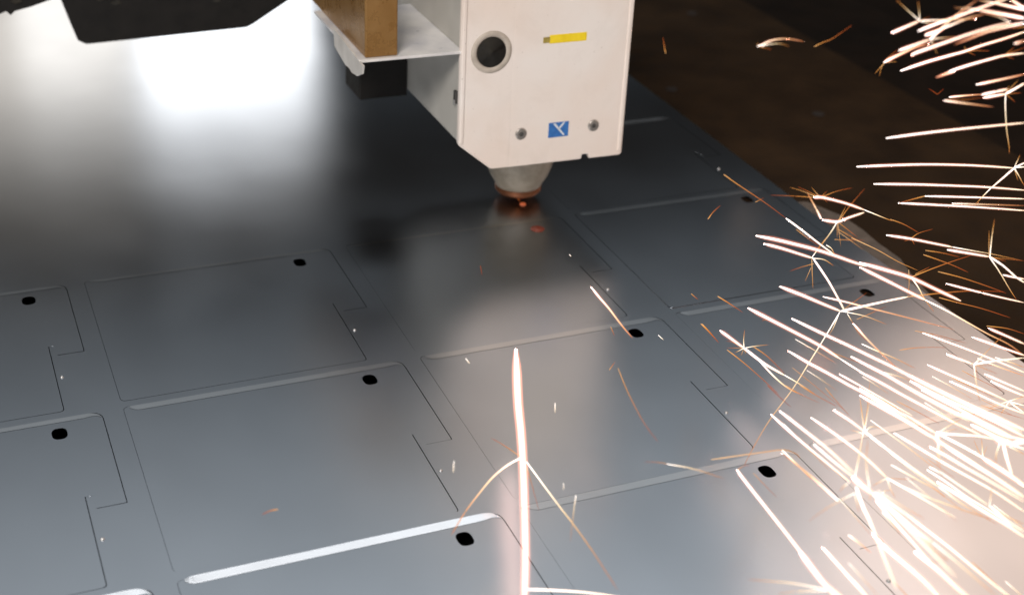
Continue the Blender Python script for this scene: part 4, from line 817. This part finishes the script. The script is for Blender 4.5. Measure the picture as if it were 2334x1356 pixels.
    ('white-hot forking spark in the bottom right corner, first from top', 'sparks flying in the bottom right corner', [[0.00047,'W',[[0.3668,-0.4937,0.0846],[0.3649,-0.5125,0.0886],[0.362,-0.5286,0.0925],[0.3599,-0.5431,0.0964]]],[0.00027,'T',[[0.3599,-0.5431,0.0964],[0.3585,-0.5623,0.0996],[0.3563,-0.5816,0.1029],[0.3537,-0.5922,0.1062]]]]),
    ('white-hot forking spark in the bottom right corner, second from top', 'sparks flying in the bottom right corner', [[0.00054,'W',[[0.3914,-0.4658,0.0574],[0.3903,-0.4845,0.0568],[0.3893,-0.5032,0.0563],[0.3884,-0.5184,0.0557]]],[0.00024,'T',[[0.3887,-0.4748,0.0574],[0.3905,-0.4821,0.0544],[0.3919,-0.4883,0.0515]]]]),
    ('white-hot forking spark in the bottom right corner, third from top', 'sparks flying in the bottom right corner', [[0.00055,'W',[[0.3376,-0.5565,0.1069],[0.3378,-0.566,0.1081],[0.3372,-0.5747,0.1094],[0.3362,-0.5871,0.1107],[0.3359,-0.5955,0.1119]]],[0.00017,'O',[[0.3378,-0.566,0.1081],[0.3383,-0.5752,0.1163]]]]),
    ('thick white-hot spark streak in the bottom right corner', 'sparks flying in the bottom right corner', [[0.00073,'W',[[0.3725,-0.4899,0.0577],[0.3697,-0.5039,0.0604],[0.3689,-0.5216,0.063],[0.3673,-0.5363,0.0656],[0.3645,-0.5521,0.0682]]]]),
    ('short white-hot spark streak in the bottom right corner', 'sparks flying in the bottom right corner', [[0.00036,'W',[[0.3168,-0.5402,0.0858],[0.3213,-0.5432,0.081],[0.3251,-0.5466,0.0761]]]]),
    ('short white to yellow spark streak in the bottom right corner, second from top', 'sparks flying in the bottom right corner', [[0.00039,'T',[[0.3562,-0.4898,0.0619],[0.3617,-0.4921,0.0573],[0.3673,-0.4965,0.0527]]]]),
    ('tall thick white spark standing upright at bottom centre, with two curved arms', 'sparks flying near the tall bottom spark', [[0.00124,'W',[[0.2753,-0.2455,0.0475],[0.2658,-0.2697,0.0471],[0.2533,-0.3016,0.0467],[0.2439,-0.3279,0.0464],[0.2346,-0.3526,0.046],[0.2268,-0.3725,0.0456],[0.2148,-0.4023,0.0453],[0.2029,-0.4313,0.0449],[0.1929,-0.454,0.0445],[0.187,-0.4664,0.0441]]],[0.00051,'T',[[0.2346,-0.3526,0.046],[0.2246,-0.3557,0.0451],[0.2125,-0.3627,0.0442],[0.1989,-0.3744,0.0433],[0.1867,-0.3859,0.0424],[0.1745,-0.3995,0.0415]]],[0.00041,'T',[[0.2349,-0.3576,0.046],[0.2338,-0.3825,0.0483],[0.2328,-0.4072,0.0507],[0.232,-0.4257,0.053],[0.2306,-0.4514,0.0554],[0.2281,-0.4843,0.0577]]],[0.00027,'O',[[0.2334,-0.3512,0.046],[0.2241,-0.35,0.0545],[0.2148,-0.352,0.063]]],[0.00023,'O',[[0.233,-0.3618,0.046],[0.2324,-0.3707,0.0417],[0.2285,-0.3909,0.0375]]],[0.00047,'W',[[0.1929,-0.4548,0.0445],[0.2073,-0.4581,0.0425],[0.2256,-0.4644,0.0405],[0.2513,-0.4778,0.0385]]]]),
    ('orange spark streak near the tall bottom spark', 'sparks flying near the tall bottom spark', [[0.00022,'O',[[0.294,-0.3458,0.0891],[0.2876,-0.369,0.0902],[0.2819,-0.3952,0.0913],[0.2791,-0.4114,0.0925],[0.2779,-0.4239,0.0936]]]]),
    ('short white to yellow spark streak near the tall bottom spark', 'sparks flying near the tall bottom spark', [[0.00019,'T',[[0.2408,-0.4088,0.0577],[0.2339,-0.4209,0.0578],[0.2215,-0.4434,0.0579]]]]),
    ('short orange spark streak near the tall bottom spark', 'sparks flying near the tall bottom spark', [[0.00025,'O',[[0.3079,-0.3107,0.0647],[0.3203,-0.2944,0.0587]]]]),
    ('short white-hot spark streak over the left part of the sheet, upper of two', 'sparks flying over the left part of the sheet', [[0.00021,'W',[[0.2191,-0.3005,0.0835],[0.2105,-0.3275,0.0975]]]]),
    ('short white-hot spark streak near the tall bottom spark, upper of two', 'sparks flying near the tall bottom spark', [[0.00019,'W',[[0.2636,-0.3303,0.0624],[0.2494,-0.3595,0.077]]]]),
    ('short white-hot spark streak over the left part of the sheet, lower of two', 'sparks flying over the left part of the sheet', [[0.00017,'W',[[0.1782,-0.3907,0.0819],[0.1676,-0.4168,0.095]]]]),
    ('short white-hot spark streak near the tall bottom spark, lower of two', 'sparks flying near the tall bottom spark', [[0.00014,'W',[[0.2361,-0.4024,0.0622],[0.226,-0.4229,0.0746]]]]),
    ('white to yellow spark streak in front of the nozzle', 'sparks flying in front of the nozzle', [[0.00054,'T',[[0.3374,-0.2224,0.0704],[0.3375,-0.2348,0.0693],[0.3379,-0.2485,0.0682],[0.3375,-0.2621,0.0671],[0.3376,-0.273,0.066],[0.3383,-0.2814,0.0649]]]]),
    ('short orange spark streak over the right panels, second from top', 'sparks flying over the right panels', [[0.00031,'O',[[0.4052,-0.253,0.0477],[0.3976,-0.2756,0.0552],[0.3894,-0.3005,0.0628]]]]),
    ('short orange spark streak in front of the nozzle', 'sparks flying in front of the nozzle', [[0.00025,'O',[[0.3272,-0.2722,0.0698],[0.3255,-0.2813,0.0686]]]]),
    ("short orange spark streak over the sheet's right edge, fourth from top", "sparks flying over the sheet's right edge", [[0.00028,'O',[[0.389,-0.2624,0.0779],[0.3744,-0.294,0.0927]]]]),
    ('short white-hot spark streak in front of the nozzle, lower of two', 'sparks flying in front of the nozzle', [[0.00019,'W',[[0.3696,-0.2596,0.0492],[0.3613,-0.2805,0.0588]]]]),
    ("short orange spark streak over the sheet's right edge, fifth from top", "sparks flying over the sheet's right edge", [[0.00024,'O',[[0.4133,-0.2565,0.069],[0.4136,-0.2705,0.071],[0.4137,-0.2869,0.0729]]]]),
    ('short orange spark streak over the left part of the sheet', 'sparks flying over the left part of the sheet', [[0.00031,'O',[[0.0909,-0.3677,0.0562],[0.0858,-0.3718,0.0594],[0.0805,-0.3774,0.0625]]]]),
    ('short dull red spark streak over the left part of the sheet', 'sparks flying over the left part of the sheet', [[0.00025,'R',[[0.2856,-0.1565,0.0616],[0.2764,-0.1823,0.0686]]]]),
    ('white to yellow forking spark over the lower right panels', 'sparks flying over the lower right panels', [[0.00025,'T',[[0.2826,-0.4274,0.0808],[0.2921,-0.438,0.0827],[0.3014,-0.4529,0.0847]]],[0.00015,'O',[[0.2826,-0.4274,0.0808],[0.2726,-0.4327,0.0878],[0.2618,-0.439,0.0948]]]]),
    ('short orange spark streak at the nozzle tip', 'sparks flying at the nozzle tip', [[0.00038,'O',[[0.4019,0.0548,0.005],[0.4029,0.0496,0.0055],[0.4015,0.0415,0.006]]]]),
    ('short white-hot spark streak in front of the nozzle, upper of two', 'sparks flying in front of the nozzle', [[0.00019,'W',[[0.3301,-0.2015,0.0855],[0.3227,-0.2191,0.0936]]]]),
    ('white to yellow spark streak over the lower right panels, fifth from top', 'sparks flying over the lower right panels', [[0.0002,'T',[[0.4078,-0.4504,0.0748],[0.408,-0.4824,0.0772],[0.4073,-0.5134,0.0796]]]]),
    ('white to yellow spark streak over the lower right panels, fourth from top', 'sparks flying over the lower right panels', [[0.00016,'T',[[0.4652,-0.4489,0.0782],[0.4712,-0.4689,0.0781],[0.4764,-0.489,0.078]]]]),
    ('white to yellow spark streak over the lower right panels, first from top', 'sparks flying over the lower right panels', [[0.00021,'T',[[0.4469,-0.4261,0.0841],[0.4524,-0.4432,0.0824],[0.457,-0.4608,0.0806]]]]),
    ('white to yellow spark streak over the right panels, first from top', 'sparks flying over the right panels', [[0.00021,'T',[[0.4275,-0.3263,0.0729],[0.4319,-0.3426,0.0728],[0.4358,-0.3592,0.0727]]]]),
    ('white to yellow spark streak in the bottom right corner, first from top', 'sparks flying in the bottom right corner', [[0.00016,'T',[[0.3913,-0.4838,0.0853],[0.3925,-0.5032,0.0852],[0.3932,-0.5223,0.085]]]]),
    ('short orange spark streak over the right panels, sixth from top', 'sparks flying over the right panels', [[0.00025,'O',[[0.5064,-0.3811,0.062],[0.5067,-0.3995,0.066],[0.5068,-0.4174,0.0699]]]]),
    ('short white to yellow spark streak over the right panels, second from top', 'sparks flying over the right panels', [[0.00016,'T',[[0.401,-0.3766,0.0851],[0.3977,-0.3956,0.0904],[0.3938,-0.4146,0.0957]]]]),
    ('orange spark streak in the bottom right corner, lower of two', 'sparks flying in the bottom right corner', [[0.0002,'O',[[0.3634,-0.5211,0.054],[0.3607,-0.5404,0.0569],[0.3575,-0.5596,0.0599]]]]),
    ('short white to yellow spark streak over the right panels, fourth from top', 'sparks flying over the right panels', [[0.00016,'T',[[0.4231,-0.3985,0.0896],[0.423,-0.4112,0.0915],[0.4223,-0.4244,0.0934]]]]),
    ('white to yellow spark streak over the lower right panels, third from top', 'sparks flying over the lower right panels', [[0.0002,'T',[[0.3901,-0.3776,0.0511],[0.3807,-0.4138,0.0606],[0.3712,-0.448,0.0701]]]]),
    ('orange spark streak over the lower right panels, first from top', 'sparks flying over the lower right panels', [[0.00024,'O',[[0.4345,-0.4055,0.0765],[0.4338,-0.428,0.0792],[0.4331,-0.4496,0.082]]]]),
    ('short orange spark streak over the lower right panels, fourth from top', 'sparks flying over the lower right panels', [[0.00014,'O',[[0.4568,-0.4267,0.0442],[0.4506,-0.4453,0.0516],[0.444,-0.4638,0.0591]]]]),
    ('short orange spark streak over the lower right panels, second from top', 'sparks flying over the lower right panels', [[0.00016,'O',[[0.5336,-0.382,0.0412],[0.5309,-0.3988,0.0464],[0.5276,-0.4159,0.0515]]]]),
    ('white to yellow spark streak over the lower right panels, second from top', 'sparks flying over the lower right panels', [[0.00024,'T',[[0.4226,-0.4132,0.0692],[0.419,-0.453,0.0762],[0.4141,-0.4912,0.0831]]]]),
    ('short white to yellow spark streak over the right panels, third from top', 'sparks flying over the right panels', [[0.00017,'T',[[0.4777,-0.3951,0.0769],[0.4809,-0.41,0.0775],[0.4833,-0.4255,0.078]]]]),
    ('orange spark streak over the lower right panels, second from top', 'sparks flying over the lower right panels', [[0.00016,'O',[[0.4901,-0.398,0.0595],[0.5,-0.4132,0.0568],[0.5097,-0.4282,0.0542]]]]),
    ('white to yellow spark streak in the bottom right corner, third from top', 'sparks flying in the bottom right corner', [[0.00016,'T',[[0.3625,-0.4694,0.0696],[0.3637,-0.4831,0.0672],[0.3645,-0.4969,0.0649]]]]),
    ('short white to yellow spark streak in the bottom right corner, fourth from top', 'sparks flying in the bottom right corner', [[0.0002,'T',[[0.427,-0.5308,0.0445],[0.4256,-0.5432,0.0463],[0.4238,-0.5558,0.0481]]]]),
    ('short white to yellow spark streak in the bottom right corner, third from top', 'sparks flying in the bottom right corner', [[0.00016,'T',[[0.3252,-0.529,0.0827],[0.3187,-0.5484,0.0899],[0.3121,-0.5673,0.0971]]]]),
    ('orange spark streak over the right panels, third from top', 'sparks flying over the right panels', [[0.00017,'O',[[0.4299,-0.3247,0.0511],[0.4361,-0.3462,0.0469],[0.442,-0.3671,0.0428]]]]),
    ('white to yellow spark streak in the bottom right corner, second from top', 'sparks flying in the bottom right corner', [[0.00015,'T',[[0.4875,-0.4677,0.0479],[0.4922,-0.4895,0.0474],[0.4966,-0.5107,0.0468]]]]),
    ('white to yellow spark streak over the right panels, fifth from top', 'sparks flying over the right panels', [[0.00016,'T',[[0.4878,-0.3559,0.0411],[0.4839,-0.3824,0.0487],[0.4791,-0.4087,0.0564]]]]),
    ('white to yellow spark streak over the right panels, fourth from top', 'sparks flying over the right panels', [[0.00024,'T',[[0.51,-0.3821,0.0611],[0.517,-0.4151,0.0649],[0.5221,-0.4477,0.0686]]]]),
    ('orange spark streak in the bottom right corner, upper of two', 'sparks flying in the bottom right corner', [[0.00022,'O',[[0.4099,-0.5227,0.0553],[0.4067,-0.5413,0.0585],[0.4028,-0.5601,0.0616]]]]),
    ('short orange spark streak over the lower right panels, first from top', 'sparks flying over the lower right panels', [[0.00017,'O',[[0.4919,-0.3908,0.0567],[0.4963,-0.3989,0.0558],[0.5006,-0.4071,0.0549]]]]),
    ('white to yellow spark streak in the bottom right corner, fourth from top', 'sparks flying in the bottom right corner', [[0.00019,'T',[[0.4635,-0.4769,0.0453],[0.4654,-0.4939,0.045],[0.4666,-0.5109,0.0447]]]]),
]
for label, group, strands in SPARKS:
    r, k, pth = strands[0]
    sp = empty("spark", pth[0])
    tag(sp, label, "spark", group)
    t = link("trail", tube("trail", pth, r, k), M['spark'], sp, smooth=True)
    if HALO and k in 'WT' and r > 0.00036:
        link("bloom_halo", tube("bloom_halo", pth, r, k, 1.75, 10, False), M['halo_in'], t, smooth=True)
        link("bloom_halo", tube("bloom_halo", pth, r, k, 2.9, 10, False), M['halo_out'], t, smooth=True)
    for (r, k, pth) in strands[1:]:
        t = link("branch", tube("branch", pth, r, k), M['spark'], sp, smooth=True)
        if HALO and k in 'WT' and r > 0.00044:
            link("bloom_halo", tube("bloom_halo", pth, r, k, 1.75, 10, False), M['halo_in'], t, smooth=True)
